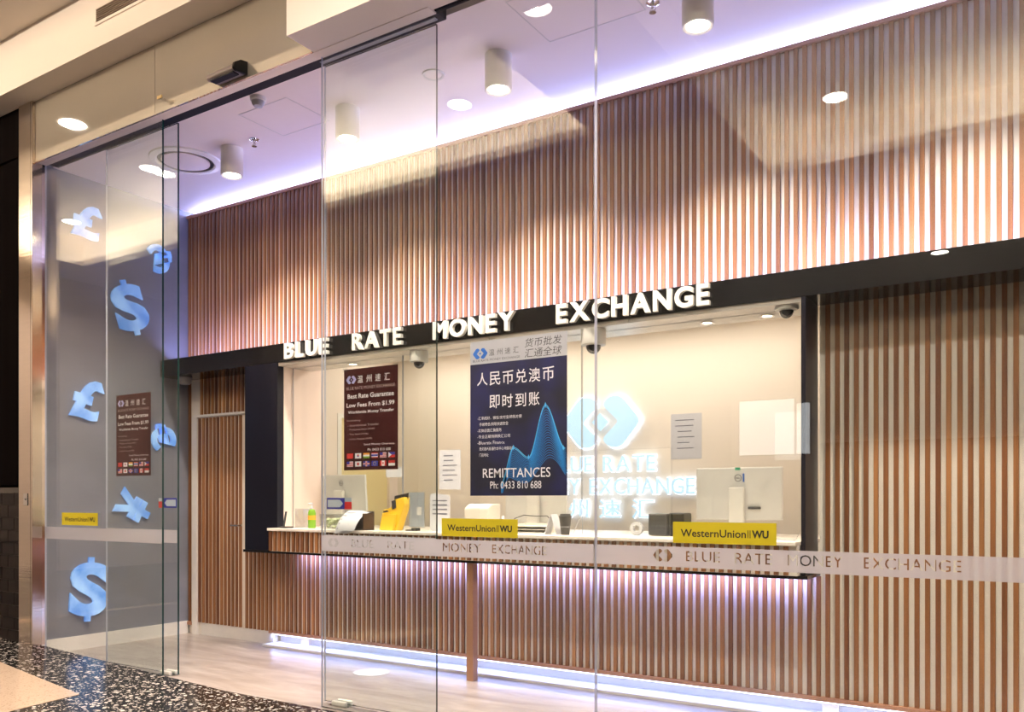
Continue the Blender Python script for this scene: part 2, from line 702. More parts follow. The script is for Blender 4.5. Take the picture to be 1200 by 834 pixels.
# ceiling access panels (thin shadow-gap frames)
for (x0, x1, y0, y1, lab) in ((-2.62, -1.98, 4.0, 4.50, 'square flush ceiling access panel right of a round speaker'),
                              (-5.02, -4.52, 4.12, 4.55, 'square flush ceiling access panel behind the dome sensor')):
    t = thing('access_panel', lab, 'ceiling panel', ((x0 + x1) / 2, (y0 + y1) / 2, ZC))
    bm = bmesh.new()
    g = .006
    box(bm, x0, x1, y0, y0 + g, ZC - .002, ZC - .0002)
    box(bm, x0, x1, y1 - g, y1, ZC - .002, ZC - .0002)
    box(bm, x0, x0 + g, y0 + g, y1 - g, ZC - .002, ZC - .0002)
    box(bm, x1 - g, x1, y0 + g, y1 - g, ZC - .002, ZC - .0002)
    obj('panel_edge', bm, M['lightgrey'], t)
    obj('panel_leaf', B(x0 + .008, x1 - .008, y0 + .008, y1 - .008, ZC - .0015, ZC - .0003), M['ceiling'], t)

struct(obj('wall_left', B(XL - .12, XL, 3.84, 5.6, 0, ZC + .02), M['concrete']), 'grey mottled plaster side wall of the shop')
struct(obj('baseboard_left', B(XL, XL + .012, 3.84, YW, 0, .12), M['white']))
struct(obj('wall_right', B(2.2, 2.3, 3.84, 7.0, 0, ZC), M['white']))


def slats(parent, x0, x1, z0, z1, yf, depth=.0195, pitch=PITCH, w=SW, name='slat'):
    n = int((x1 - x0 - w) / pitch) + 1
    first = obj(name, B(x0, x0 + w, yf, yf + depth - .003, z0, z1), M['slat'], parent)
    # let each slat keep its own origin so that the grain differs
    for k in range(1, n):
        c = first.copy()
        C.objects.link(c)
        c.location.x = pitch * k + random.uniform(-.0012, .0012)
        c.location.y = random.uniform(-.001, .001)
    return n


# upper slatted wall
up = struct(obj('wall_back', B(XL, 2.2, YB, YB + .04, 2.50, 4.04), M['backing']), 'slatted timber wall above the black fascia')
slats(up, XL + .012, XR, 2.55, 4.03, YW)
obj('top_rail', B(XL, 2.2, YW - .012, YB + .04, 4.03, 4.055), M['rail'], up)
# wall with the door, left of the booth
lo = struct(obj('wall_back_lower', B(XL, -5.93, YB, YB + .04, .0, 2.46), M['backing']), 'slatted timber wall left of the teller booth')
slats(lo, XL + .014, -7.062, .115, 2.46, YW)
slats(lo, -6.956 + .01, -5.935, 2.115, 2.46, YW, name='slat')
slats(lo, -6.30, -5.90, .115, 2.10, YW)
obj('slat_foot_block', B(XL + .01, -7.06, YW - .012, YW + .01, .085, .115), M['rail'], lo)
struct(obj('baseboard_back', B(-6.93, -5.93, YW + .004, YB, 0, .115), M['white']))
d = struct(obj('door_1', B(-6.975, -6.31, YW + .012, YB, .115, 2.085), M['backing']), 'flush slatted timber door in a white frame')
slats(d, -6.970, -6.31, .118, 2.08, YW - .004)
bm = bmesh.new()
tube(bm, [(-6.345, YW - .004, 1.06), (-6.345, YW - .05, 1.06), (-6.44, YW - .052, 1.06)], .009)
obj('door_handle', bm, M['chrome'], d)
bm = bmesh.new()
box(bm, -7.056, -6.98, YW - .012, YB, 0, 2.09)
box(bm, -7.056, -5.96, YW - .012, YB, 2.09, 2.112)
struct(obj('trim_door', bm, M['white']), 'white frame around the slatted door')

# wall under the booth and right of it
un = struct(obj('wall_back_counter', B(-5.93, -1.20, YB, YB + .04, .10, 1.02), M['backing']), 'slatted timber wall below the teller counter')
slats(un, -5.925, -1.185, .125, .842, YW)
rt = struct(obj('wall_back_right', B(-1.20, 2.2, YB, YB + .04, .10, 2.46), M['backing']), 'slatted timber wall right of the teller booth')
slats(rt, -1.1635, XR, .125, 2.455, YW)
for nm, a, b_, p in (('bottom_rail', -5.97, -1.2, un), ('bottom_rail', -1.2, 2.2, rt)):
    obj(nm, B(a, b_, YW - .016, YB + .04, .100, .125), M['rail'], p)
struct(obj('baseboard_recess', B(-5.93, 2.2, 5.34, 5.38, 0, .10), M['white']))
struct(obj('trim_plinth', B(-5.93, 2.2, 5.13, 5.34, 0, .018), M['white']), 'low white plinth step along the slatted wall')
obj_led = obj('led_strip', B(-5.93, 2.2, YW - .012, YW + .004, .092, .099), mat('led_diffuser', (1, 1, 1), .4, emit=(.72, .78, 1.0), es=3))
tag(obj_led, 'glowing blue-white light strip under the slatted wall', 'light strip')

# ------------------------------------------------------------------ teller booth
struct(obj('wall_booth_back', B(-5.6, 2.2, 6.50, 6.6, 0, 2.8), M['boothwall']), 'cream back wall inside the teller booth')
bm = bmesh.new()
box(bm, -5.64, -5.537, 5.022, 5.31, 1.063, 2.452)
box(bm, -5.64, -5.537, 5.31, 5.68, 0, 2.06)
box(bm, -5.64, -5.537, 6.38, 6.5, 0, 2.06)
box(bm, -5.64, -5.537, 5.31, 6.5, 2.06, 2.8)
struct(obj('wall_booth_left', bm, M['boothpink']), 'pale pink side wall inside the teller booth')
struct(obj('wall_booth_right', B(-1.195, -1.10, 5.31, 6.5, 0, 2.8), M['boothpink']))
struct(obj('ceiling_booth', B(-5.6, -1.1, 5.31, 6.6, 2.72, 2.8), M['boothwall']))
struct(obj('floor_booth', B(-5.6, -1.1, 5.39, 6.5, 0, .02), M['stone']))
dd = struct(obj('door_2', B(-5.62, -5.57, 5.68, 6.38, 0, 2.06), M['yellowdoor']), 'pale yellow door inside the booth')
obj('door_frame', B(-5.575, -5.531, 5.66, 5.71, 0, 2.09), M['white'], dd)
obj('door_frame', B(-5.575, -5.531, 5.71, 6.40, 2.05, 2.09), M['white'], dd)

fr = thing('teller_kiosk', 'gloss black frame and long black fascia around the teller booth', 'frame', (-3.5, 4.95, .85))
YF = 4.95
obj('fascia', B(XL + .003, 2.0, YF, YW - .002, 2.454, 2.61), M['black'], fr, bevel=.002)
obj('side_panel', B(-5.945, -5.537, YF, YF + .07, .868, 2.4535), M['navy'], fr, bevel=.002)
obj('side_return', B(-5.945, -5.925, YF + .07, YW - .004, .868, 2.4535), M['navy'], fr)
obj('side_panel', B(-1.229, -1.205, YF - .001, YW - .002, .868, 2.4535), M['navy'], fr)
obj('ledge', B(-5.945, -1.19, YF - .02, YW - .004, .846, .868), M['black'], fr, bevel=.002)
# booth soffit with its inset downlights
so = thing('kiosk_soffit', 'pale satin soffit above the teller counter behind the fascia', 'soffit', (-3.5, 5.1, 2.42))
for k in range(4):
    x0, x1 = -5.537 + k * 1.077 + .002, -5.537 + (k + 1) * 1.077 - .002
    obj('soffit_panel', B(x0, x1, YF + .012, 5.135, 2.425, 2.4535), M['soffit'], so)
    obj('soffit_panel', B(x0, x1, 5.140, 5.33, 2.425, 2.4535), M['soffit'], so)
for i, (x, lab) in enumerate(((-4.93, 'recessed downlight above the maroon poster'), (-1.88, 'recessed downlight right of the big dome camera'),
                              (-1.50, 'recessed downlight beside the rightmost dome camera'), (-3.35, 'recessed downlight above the navy poster'))):
    t = thing('recessed_downlight', lab, 'downlight', (x, 5.22, 2.425), 'downlights in the booth soffit')
    obj('trim_ring', L(x, 5.22, [(.030, 2.425), (.046, 2.425), (.046, 2.419), (.030, 2.421)], cap=False), M['chrome'], t, smooth=True)
    obj('lens', L(x, 5.22, [(.029, 2.4245), (.029, 2.421)]), M['lens'], t)
    sp = bpy.data.lights.new('downlight_lamp', 'SPOT')
    sp.energy = 7
    sp.spot_size = R(110)
    sp.spot_blend = .6
    sp.color = WARM
    sp.shadow_soft_size = .03
    so_ = bpy.data.objects.new('downlight_lamp', sp)
    C.objects.link(so_)
    so_.parent = t
    so_.location = (0, 0, -.012)

ct = thing('service_counter', 'long cream worktop over a short band of timber slats', 'counter', (-3.4, 4.85, .868))
obj('worktop', B(-5.534, -1.231, 4.835, 5.92, 1.040, 1.062), M['counter'], ct, bevel=.003)
obj('front_board', B(-5.530, -1.232, 4.872, 4.93, .869, 1.0395), M['backing'], ct)
slats(ct, -5.530, -1.232, .872, 1.036, 4.852)
pt = obj('support_post', B(-3.570, -3.512, 4.945, 5.005, 0, .845), M['postnode'], bevel=.003)
tag(pt, 'square timber post holding up the black counter ledge', 'post')

# teller screen: three glass panes with cut lower corners
ts = thing('teller_screen', 'clear glass security screen standing on the counter', 'glass screen', (-3.4, 5.12, 1.062))
for x0, x1, cl in ((-5.53, -4.312, 0), (-4.304, -2.731, 1), (-2.723, -1.236, 1)):
    bm = bmesh.new()
    pts = [(x0, 1.063), (x1 - .065, 1.063), (x1, 1.20), (x1, 2.424), (x0, 2.424)]
    if cl:
        pts = [(x0 + .0, 1.063)] + pts[1:]
    prism(bm, [(x, 5.116, z) for x, z in pts], (0, .010, 0))
    bm.normal_update()
    for f in bm.faces:
        if abs(f.normal.y) < .5:
            f.material_index = 1
    obj('pane', bm, [M['teller'], M['grey']], ts)

# illuminated wall sign in the booth
lg = thing('illuminated_logo', 'glowing blue-white emblem and shop name on the booth back wall', 'lit sign', (-3.1, 6.49, 1.65))
YS = 6.47
bm = bmesh.new()
for s in (-1, 1):
    prism(bm, [(x, YS, z) for x, z in chevron(-3.265, 1.955, .43, s, r=.12)], (0, -.02, 0))
obj('emblem', bm, M['litface'], lg)
bm = bmesh.new()
emblem(bm, -3.265, 1.955, .43, YS + .010, .006, grow=.06)
obj('emblem_halo', bm, M['halo'], lg)
bm = bmesh.new()
k = .075
prism(bm, [(-3.265 - k, YS, 1.955), (-3.265, YS, 1.955 + k), (-3.265 + k, YS, 1.955), (-3.265, YS, 1.955 - k)], (0, -.02, 0))
obj('emblem_center', bm, M['litface'], lg)


def row(s, x0, x1, z0, z1, bold=.0, cjk=False):
    # fit the whole word once, then cut it into letters by advance
    n = len(s)
    widths = []
    for ch in s:
        if ch == ' ':
            widths.append(.30)
        else:
            vs, _ = text_geo(ch, bold, .5)
            widths.append(max(v.x for v in vs) - min(v.x for v in vs))
    gap = .50 if cjk else .13
    tot = sum(widths) + gap * (n - 1)
    sc = (x1 - x0) / tot
    x = x0
    out = []
    for ch, w in zip(s, widths):
        if ch != ' ':
            out.append((ch, x, x + w * sc))
        x += (w + gap) * sc
    return out


for s, x0, x1, z0, z1, cjk in (('BLUE RATE', -3.76, -2.765, 1.535, 1.665, False), ('MONEY EXCHANGE', -4.06, -2.43, 1.345, 1.475, False),
                               ('温州速汇', -3.87, -2.78, 1.145, 1.300, True)):
    for ch, a, b_ in row(s, x0, x1, z0, z1, cjk=cjk):
        le = T('letter', ch, a, b_, z0, z1, YS, M['litface'], lg, ext=.018, bold=.0)
        T('letter_halo', ch, a - .006, b_ + .006, z0 - .006, z1 + .006, YS + .008, M['halo'], le, ext=.004, bold=.03)

# ------------------------------------------------------------------ fascia sign letters
sg = thing('shop_sign', 'white block capitals reading BLUE RATE MONEY EXCHANGE on the black fascia', 'sign', (-3.6, 4.95, 2.53))
for s, x0, x1 in (('BLUE', -5.42, -4.925), ('RATE', -4.655, -4.155), ('MONEY', -3.855, -3.145), ('EXCHANGE', -2.815, -1.76)):
    for ch, a, b_ in row(s, x0, x1, 0, 0, bold=.035):
        T('letter', ch, a, b_, 2.468, 2.598, YF - .004, M['letter'], sg, ext=.03, bold=.035, res=4)


# ------------------------------------------------------------------ shopfront glass
def pane_obj(name, x0, x1, y, z0, z1, parent=None, rightdark=True, leftdark=False, th=.014):
    bm = bmesh.new()
    box(bm, x0, x1, y, y + th, z0, z1)
    bm.normal_update()
    bmesh.ops.recalc_face_normals(bm, faces=bm.faces)
    for f in bm.faces:
        n = f.normal
        if n.x > .5:
            f.material_index = 1 if rightdark else 2
        elif n.x < -.5:
            f.material_index = 1 if leftdark else 2
        elif abs(n.z) > .5:
            f.material_index = 1
    return obj(name, bm, [M['glass'], M['edge'], M['paleedge']], parent)


def band(parent, x0, x1, y, texts):
    """frosted film band with lettering cut out of it"""
    cus = []
    for s, a, b_, z0, z1 in texts:
        cu = bpy.data.curves.new('cut', 'FONT')
        cu.body = s
        cu.resolution_u = 3
        o = bpy.data.objects.new('cut', cu)
        C.objects.link(o)
        bpy.context.view_layer.update()
        with bpy.context.temp_override(selected_objects=[o], active_object=o, object=o, selected_editable_objects=[o]):
            o.select_set(True)
            bpy.context.view_layer.objects.active = o
            bpy.ops.object.convert(target='CURVE')
        o = bpy.context.view_layer.objects.active
        cus.append((o, a, b_, z0, z1))
    cu = bpy.data.curves.new('band', 'CURVE')
    cu.dimensions = '2D'
    cu.fill_mode = 'BOTH'
    cu.resolution_u = 3
    sp = cu.splines.new('POLY')
    sp.points.add(3)
    Z0, Z1 = .978, 1.075
    for p, (x, z) in zip(sp.points, ((x0, Z0), (x1, Z0), (x1, Z1), (x0, Z1))):
        p.co = (x, z, 0, 1)
    sp.use_cyclic_u = True
    for o, a, b_, z0, z1 in cus:
        pts = [q.co for s in o.data.splines for q in s.bezier_points]
        a0, a1 = min(p.x for p in pts), max(p.x for p in pts)
        c0, c1 = min(p.y for p in pts), max(p.y for p in pts)

        def f(v):
            return (a + (v[0] - a0) / (a1 - a0) * (b_ - a), z0 + (v[1] - c0) / (c1 - c0) * (z1 - z0), 0)
        for s in o.data.splines:
            if s.type != 'BEZIER':
                continue
            ns = cu.splines.new('BEZIER')
            ns.bezier_points.add(len(s.bezier_points) - 1)
            ns.use_cyclic_u = True
            for q, w in zip(s.bezier_points, ns.bezier_points):
                w.handle_left_type = 'FREE'
                w.handle_right_type = 'FREE'
                w.co = f(q.co)
                w.handle_left = f(q.handle_left)
                w.handle_right = f(q.handle_right)
        dt = o.data
        bpy.data.objects.remove(o)
    return cu


def make_band(parent, x0, x1, y, texts, logo=None):
    cu = band(parent, x0, x1, y, texts)
    if logo:
        for s in (-1, 1):
            q = chevron(logo[0], logo[1], logo[2], s, r=.08)
            sp = cu.splines.new('POLY')
            sp.points.add(len(q) - 1)
            for p, (x, z) in zip(sp.points, q):
                p.co = (x, z, 0, 1)
            sp.use_cyclic_u = True
    o = bpy.data.objects.new('band', cu)
    C.objects.link(o)
    bpy.context.view_layer.update()
    me = bpy.data.meshes.new_from_object(o)
    bpy.data.objects.remove(o)
    bm = bmesh.new()
    vs = [bm.verts.new((v.co.x, y, v.co.y)) for v in me.vertices]
    for p in me.polygons:
        try:
            bm.faces.new([vs[i] for i in p.vertices])
        except ValueError:
            pass
    bpy.data.meshes.remove(me)
    return obj('frosted_band', bm, M['frost'], parent)


YG, YD = 3.82, 3.92
w1 = struct(pane_obj('window_1', -7.055, -5.485, YG, .02, 4.075), 'fixed shopfront glass beside the steel column')
w2 = struct(pane_obj('window_2', -3.875, -1.963, YG, .004, 4.075, rightdark=False), 'fixed shopfront glass with the navy poster')
w3 = struct(pane_obj('window_3', -1.955, 2.15, YG, .004, 4.075), 'fixed shopfront glass at the right')
make_band(w1, -7.05, -5.49, YG - .001, [])
make_band(w2, -3.87, -1.967, YG - .001, [('BLUE', -3.62, -3.44, 1.008, 1.056), ('RATE', -3.33, -3.13, 1.008, 1.056), ('MONEY', -2.921, -2.66, 1.008, 1.056), ('EXCHANGE', -2.585, -2.245, 1.008, 1.056)], (-3.77, 1.033, .056))
make_band(w3, -1.951, 2.14, YG - .001, [('BLUE', -1.479, -1.315, 1.008, 1.056), ('RATE', -1.245, -1.075, 1.008, 1.056), ('MONEY', -1.005, -.775, 1.008, 1.056), ('EXCHANGE', -.69, -.325, 1.008, 1.056)], (-1.595, 1.032, .060))

dl = thing('sliding_glass_door', 'left sliding glass door leaf, slid open behind the fixed pane', 'glass door', (-5.9, YD, 0))
pane_obj('door_leaf', -6.35, -5.445, YD, .012, 4.07, dl)
make_band(dl, -6.346, -5.449, YD - .001, [('RATE', -6.2, -6.0, 1.008, 1.056)])
dr = thing('sliding_glass_door', 'right sliding glass door leaf with a maroon poster on it', 'glass door', (-3.5, YD, 0))
pane_obj('door_leaf', -3.950, -3.047, YD, .012, 4.07, dr)
make_band(dr, -3.946, -3.05, YD - .001, [('MONEY', -3.8, -3.54, 1.008, 1.056), ('RATE', -3.45, -3.25, 1.008, 1.056)])
for x0, x1, p, lab in ((-5.68, -5.59, dl, ''), (-3.93, -3.84, dr, '')):
    pass
for x, lab in ((-5.56, 'white door guide on the floor at the left door leaf'), (-3.80, 'white door guide on the floor at the right door leaf')):
    t = thing('floor_guide', lab, 'door guide', (x, YD, 0))
    bm = bmesh.new()
    box(bm, x - .06, x + .06, YD - .03, YD - .004, .0, .032)
    box(bm, x - .06, x + .06, YD + .018, YD + .045, .0, .032)
    obj('guide_body', bm, M['white'], t, bevel=.008)
    obj('fixing_plate', B(x - .08, x + .08, YD - .035, YD + .05, .0, .004), M['chrome'], t)

# header and tracks
hd = thing('door_header', 'black sliding door track along the top of the opening', 'door track', (-5.0, 3.88, 4.08))
obj('track_housing', B(-7.05, -2.98, 3.836, 3.93, 4.078, 4.22), M['dark'], hd)
obj('track_groove', B(-3.94, -3.02, 3.87, 3.90, 4.0715, 4.0775), M['grey'], hd)
obj('glazing_channel', B(-2.98, 2.2, 3.815, 3.845, 4.075, 4.16), M['dark'], hd)
struct(obj('trim_header', B(-7.06, -2.98, 3.76, 3.836, 4.066, 4.3), M['mallpaint']))
# glossy panels over the entrance
pn = thing('header_panel', 'glossy cream fascia panels above the sliding doors', 'fascia panel', (-5.5, 3.75, 4.07))
obj('panel', B(-7.06, -5.462, 3.745, 3.76, 4.066, 4.565), M['panel'], pn)
obj('panel', B(-5.458, -3.882, 3.745, 3.76, 4.066, 4.565), M['panel'], pn)

# mall bulkhead and ceiling
bm = bmesh.new()
box(bm, -14, -3.88, 3.54, 3.76, 4.566, 5.3)
struct(obj('ceiling_bulkhead', bm, M['mallpaint']), 'peach plaster bulkhead of the mall above the shopfront')
struct(obj('ceiling_bulkhead_low', B(-3.88, 7, 3.54, 3.80, 4.07, 5.3), M['mallpaint']), 'lower peach plaster bulkhead above the fixed glass')
struct(obj('wall_above_shop', B(-14, 7, 3.815, 3.93, 4.30, 5.3), M['mallpaint']))
bm = bmesh.new()
# slab at 5.0 with two coffer openings: A x -2.73..6 y -2.06..2.5 ; B x -13..-3.94 y 0..2.5
for a in ((-14, 7, 2.6, 3.54), (-14, 7, -9.6, -2.06), (-14, -2.73, -2.06, 0.0), (-3.94, -2.73, 0.0, 2.6), (-14, -13, 0, 2.6), (6, 7, -2.06, 2.6)):
    box(bm, a[0], a[1], a[2], a[3], 5.0, 5.03)
# inner faces of the coffers
for a in ((-2.78, 6.05, -2.16, -2.06), (-13.05, -3.89, -.10, 0.0), (-2.83, -2.73, -2.06, 2.6), (-3.94, -3.84, 0, 2.6), (-2.73, 6, 2.6, 2.7), (-13, -3.94, 2.6, 2.7), (6, 6.1, -2.06, 2.6), (-13.1, -13, 0, 2.6)):
    box(bm, a[0], a[1], a[2], a[3], 5.03, 5.42)
box(bm, -2.83, 6.1, -2.16, 2.7, 5.42, 5.5)
box(bm, -13.1, -3.84, -.1, 2.7, 5.42, 5.5)
struct(obj('ceiling_mall', bm, M['mallceil']), 'mall ceiling with two coves of yellow light')
for (x, y, z, e, lab) in ((-1.92, -1.45, 5.42, 200, 'downlight in the right mall cove, the disc reflected in the right glass'), (-1.49, -6.5, 5.0, 100, 'downlight far back in the mall ceiling'),
                     (-5.25, .5, 5.42, 200, 'downlight in the left mall cove, reflected near the cylinder lamp'), (-12.3, .6, 5.42, 200, 'downlight at the far end of the left mall cove'),
                     (-8.16, 2.8, 5.0, 60, 'downlight near the shopfront in front of the steel column'), (1.6, 1.6, 5.42, 300, 'added fill downlight in the right mall cove at its right end'),  # second lamp here is added, out of view, for more light
                     (-.9, 1.7, 5.42, 300, 'added fill downlight in the right mall cove above the right fixed glass'), (-3.3, 2.2, 5.0, 170, 'added fill downlight between the two mall coves'),  # both added out of view to light the slats from the front
                     (-9.5, 1.2, 5.42, 200, 'downlight in the middle of the left mall cove')):
    t = thing('mall_downlight', lab, 'downlight', (x, y, z), 'round downlights in the mall ceiling')
    sp = bpy.data.lights.new('mall_downlight_lamp', 'SPOT')
    sp.energy = e
    sp.spot_size = R(150)
    sp.spot_blend = .9
    sp.color = (1.0, .88, .80)
    sp.shadow_soft_size = .03
    s_ = bpy.data.objects.new('mall_downlight_lamp', sp)
    C.objects.link(s_)
    s_.parent = t
    s_.location = (0, 0, -.02)
    obj('trim_ring', L(x, y, [(.12, z - .001), (.15, z - .001), (.15, z - .010), (.12, z - .008)], cap=False), M['white'], t, smooth=True)
    obj('lens', L(x, y, [(.12, z - .001), (.12, z - .006)]), M['lensbig'], t)
# far side of the mall
struct(obj('wall_light_block_left', B(-14.1, -14, -9.6, 3.76, -.1, 5.3), M['mallpaint']))  # added end wall out of view, shuts world light out of the mall
struct(obj('wall_light_block_right', B(7, 7.1, -9.6, 3.54, -.1, 5.3), M['mallpaint']))  # added likewise, blocks world light at the other end
struct(obj('wall_mall_far', B(-14, 7, -9.8, -9.6, -.16, 5.3), M['mallpaint']), 'far side of the mall opposite the shop')
for x0, x1, z0, z1, m, lab in ((-5.5, -4.4, 2.2, 3.3, M['signlit'], 'square white lit sign on the far side of the mall'),
                               (-4.35, -4.1, 2.2, 3.2, M['signlit'], 'narrow white lit sign on the far side of the mall'),
                               (-12.0, -7.0, .1, 2.4, M['signlitw'], 'wide warm lit shop window on the far side of the mall')):
    t = thing('lit_sign', lab, 'lit sign', ((x0 + x1) / 2, -9.6, z0))
    obj('sign_case', B(x0 - .02, x1 + .02, -9.6, -9.53, z0 - .02, z1 + .02), M['dark'], t)
    obj('sign_face', B(x0, x1, -9.53, -9.52, z0, z1), m, t)
struct(obj('wall_mall_shopfront', B(-3.9, 5.5, -9.6, -9.5, -.1, 2.4), M['darkwall']))

# air grille in the bulkhead face
gx0, gx1 = -5.84, -4.4
gr = thing('air_grille', 'long brown slotted air grille in the peach bulkhead', 'vent', ((gx0 + gx1) / 2, 3.54, 4.74))
obj('grille_backing', B(gx0, gx1, 3.537, 3.5395, 4.742, 4.836), M['blackp'], gr)
bm = bmesh.new()
for a in ((gx0 - .02, gx1 + .02, 4.722, 4.742), (gx0 - .02, gx1 + .02, 4.836, 4.856), (gx0 - .02, gx0, 4.742, 4.836), (gx1, gx1 + .02, 4.742, 4.836)):
    box(bm, a[0], a[1], 3.53, 3.5395, a[2], a[3])
obj('grille_frame', bm, M['mallpaint'], gr)
bronze = mat('bronze_slat', (.24, .17, .13), .4)
for k in range(6):
    z = 4.750 + k * .0152
    obj('grille_slat', B(gx0, gx1, 3.528, 3.537, z, z + .006), bronze, gr)

# steel column and the dark tiled wall left of it
col = thing('steel_column', 'polished stainless steel column at the left end of the shopfront', 'column', (-7.16, 3.77, .1))
obj('front_face', B(-7.27, -7.092, 3.72, 3.84, .095, 4.564), M['steel'], col)
obj('corner_trim', B(-7.088, -7.062, 3.72, 3.80, .095, 4.564), M['steel'], col)
obj('shadow_joint', B(-7.091, -7.089, 3.726, 3.79, .095, 4.56), M['dark'], col)
swp = thing('wall_switch', 'small steel key switch on the front of the column', 'switch', (-7.16, 3.715, 1.3))
obj('switch_plate', B(-7.19, -7.13, 3.714, 3.7195, 1.25, 1.35), M['chrome'], swp, bevel=.002)
obj('key_barrel', B(-7.168, -7.152, 3.706, 3.714, 1.292, 1.308), M['chrome'], swp)
wd = struct(obj('wall_dark', B(-14, -7.275, 3.76, 3.90, -.1, 4.56), M['darkwall']), 'dark panelled wall left of the steel column')
obj('panel', B(-7.50, -7.285, 3.74, 3.76, 1.42, 4.15), M['darkwall'], wd)
obj('panel', B(-9.0, -7.51, 3.745, 3.76, 1.42, 4.15), M['darkwall'], wd)
obj('panel', B(-9.0, -7.285, 3.73, 3.76, 4.16, 4.56), M['darkwall'], wd)
wt = struct(obj('wall_tiled', B(-9.2, -7.275, 3.752, 3.76, -.0, 1.40), M['grout']), 'black glazed wall tiles beside the steel column')
rh = .105
for r_ in range(12):
    z0 = .10 + r_ * rh
    off = 0 if r_ % 2 else -.10
    for c_ in range(6):
        x1 = -7.285 - c_ * .205 - off * 0 - (0.1025 if r_ % 2 else 0)
        x0 = x1 - .20
        if c_ == 0 and r_ % 2:
            obj('tile', B(x1 + .005, -7.285, 3.742, 3.752, z0, z0 + rh - .005), M['tile'], wt, bevel=.0015)
        obj('tile', B(x0, x1, 3.742 + random.uniform(-.001, .001), 3.752, z0, z0 + rh - .005), M['tile'], wt, bevel=.0015)

# automatic door sensor and sidewall sprinkler on the glossy panel
ss = thing('door_sensor', 'long rounded bronze motion sensor above the door opening', 'sensor', (-4.6, 3.745, 4.13))
bm = bmesh.new()
prof = [(3.7445, 4.085), (3.66, 4.078), (3.640, 4.092), (3.648, 4.118), (3.69, 4.145), (3.7445, 4.150)]
prism(bm, [(-4.76, y, z) for y, z in prof], (.27, 0, 0))
obj('sensor_body', bm, M['sensor'], ss, bevel=.008)
prism_b = bmesh.new()
prism(prism_b, [(-4.49, y, z) for y, z in [(3.7445, 4.083), (3.655, 4.074), (3.632, 4.09), (3.640, 4.125), (3.69, 4.16), (3.7445, 4.168)]], (.022, 0, 0))
obj('end_cap', prism_b, M['dark'], ss, bevel=.003)
obj('sensor_window', B(-4.73, -4.50, 3.650, 3.70, 4.071, 4.0785), M['dark'], ss)
sk = thing('sidewall_sprinkler', 'tiny brass sprinkler on the glossy panel left of the sensor', 'sprinkler', (-5.335, 3.745, 4.135))
bm = bmesh.new()
tube(bm, [(-5.335, 3.7445, 4.135), (-5.335, 3.70, 4.135)], .009)
obj('nozzle', bm, M['chrome'], sk)
obj('deflector', B(-5.36, -5.31, 3.692, 3.70, 4.13, 4.15), mat('brass', (.45, .33, .16), .3, metal=1), sk)

# ------------------------------------------------------------------ ceiling fittings
for i, (x, y, lab) in enumerate(((-5.546, 4.49, 'leftmost white cylinder ceiling lamp, beside the round diffuser'),
                                 (-4.283, 4.48, 'white cylinder ceiling lamp second from the left, behind the door leaf'),
                                 (-2.971, 4.46, 'white cylinder ceiling lamp between the speaker and the access panel'),
                                 (-1.655, 4.45, 'white cylinder ceiling lamp cut by the top of the picture'),
                                 (-.33, 4.45, 'white cylinder ceiling lamp above the right glass'))):
    t = thing('ceiling_lamp', lab, 'ceiling lamp', (x, y, ZC), 'cylinder lamps on the shop ceiling')
    zb = 3.875
    obj('lamp_body', L(x, y, [(.062, zb + .012), (.080, zb + .002), (.086, zb + .006), (.086, ZC - .0005)], 28), M['cyl'], t, smooth=True)
    obj('lens', L(x, y, [(.060, zb + .011), (.060, zb + .006)], 24), M['lens'], t)
    sp = bpy.data.lights.new('ceiling_lamp_bulb', 'SPOT')
    sp.energy = 240
    sp.spot_size = R(120)
    sp.spot_blend = .8
    sp.color = WARM
    sp.shadow_soft_size = .055
    s_ = bpy.data.objects.new('ceiling_lamp_bulb', sp)
    C.objects.link(s_)
    s_.parent = t
    s_.location = (0, 0, zb - ZC - .015)

x, y = -6.06, 4.44
t = thing('air_diffuser', 'large round white air diffuser ring with a dark slot', 'air diffuser', (x, y, ZC))
obj('outer_ring', L(x, y, [(.225, ZC - .0005), (.285, ZC - .0005), (.280, ZC - .012), (.235, ZC - .022), (.222, ZC - .015)], 48, False), M['white'], t, smooth=True)
obj('dark_slot', L(x, y, [(.221, ZC - .0005), (.221, ZC - .004)], 48), M['blackp'], t)
obj('center_plate', L(x, y, [(.19, ZC - .006), (.19, ZC - .016), (.18, ZC - .019)], 48), M['ceiling'], t, smooth=True)
x, y = -3.461, 4.425
t = thing('ceiling_speaker', 'small round flush ceiling speaker behind the joint of the door leaf', 'speaker', (x, y, ZC))
obj('speaker_ring', L(x, y, [(.055, ZC - .0005), (.075, ZC - .0005), (.072, ZC - .01), (.055, ZC - .008)], 28, False), M['lightgrey'], t, smooth=True)
obj('speaker_mesh', L(x, y, [(.054, ZC - .0005), (.054, ZC - .006)], 28), M['ceiling'], t)
x, y = -4.69, 4.02
t = thing('dome_sensor', 'small grey dome sensor on the ceiling above the open doorway', 'sensor', (x, y, ZC))
obj('sensor_base', L(x, y, [(.055, ZC - .0005), (.055, ZC - .022), (.048, ZC - .028)], 24), M['lightgrey'], t, smooth=True)
obj('sensor_dome', L(x, y, [(.044, ZC - .028), (.042, ZC - .045), (.03, ZC - .062), (.001, ZC - .068)], 24), M['grey'], t, smooth=True)
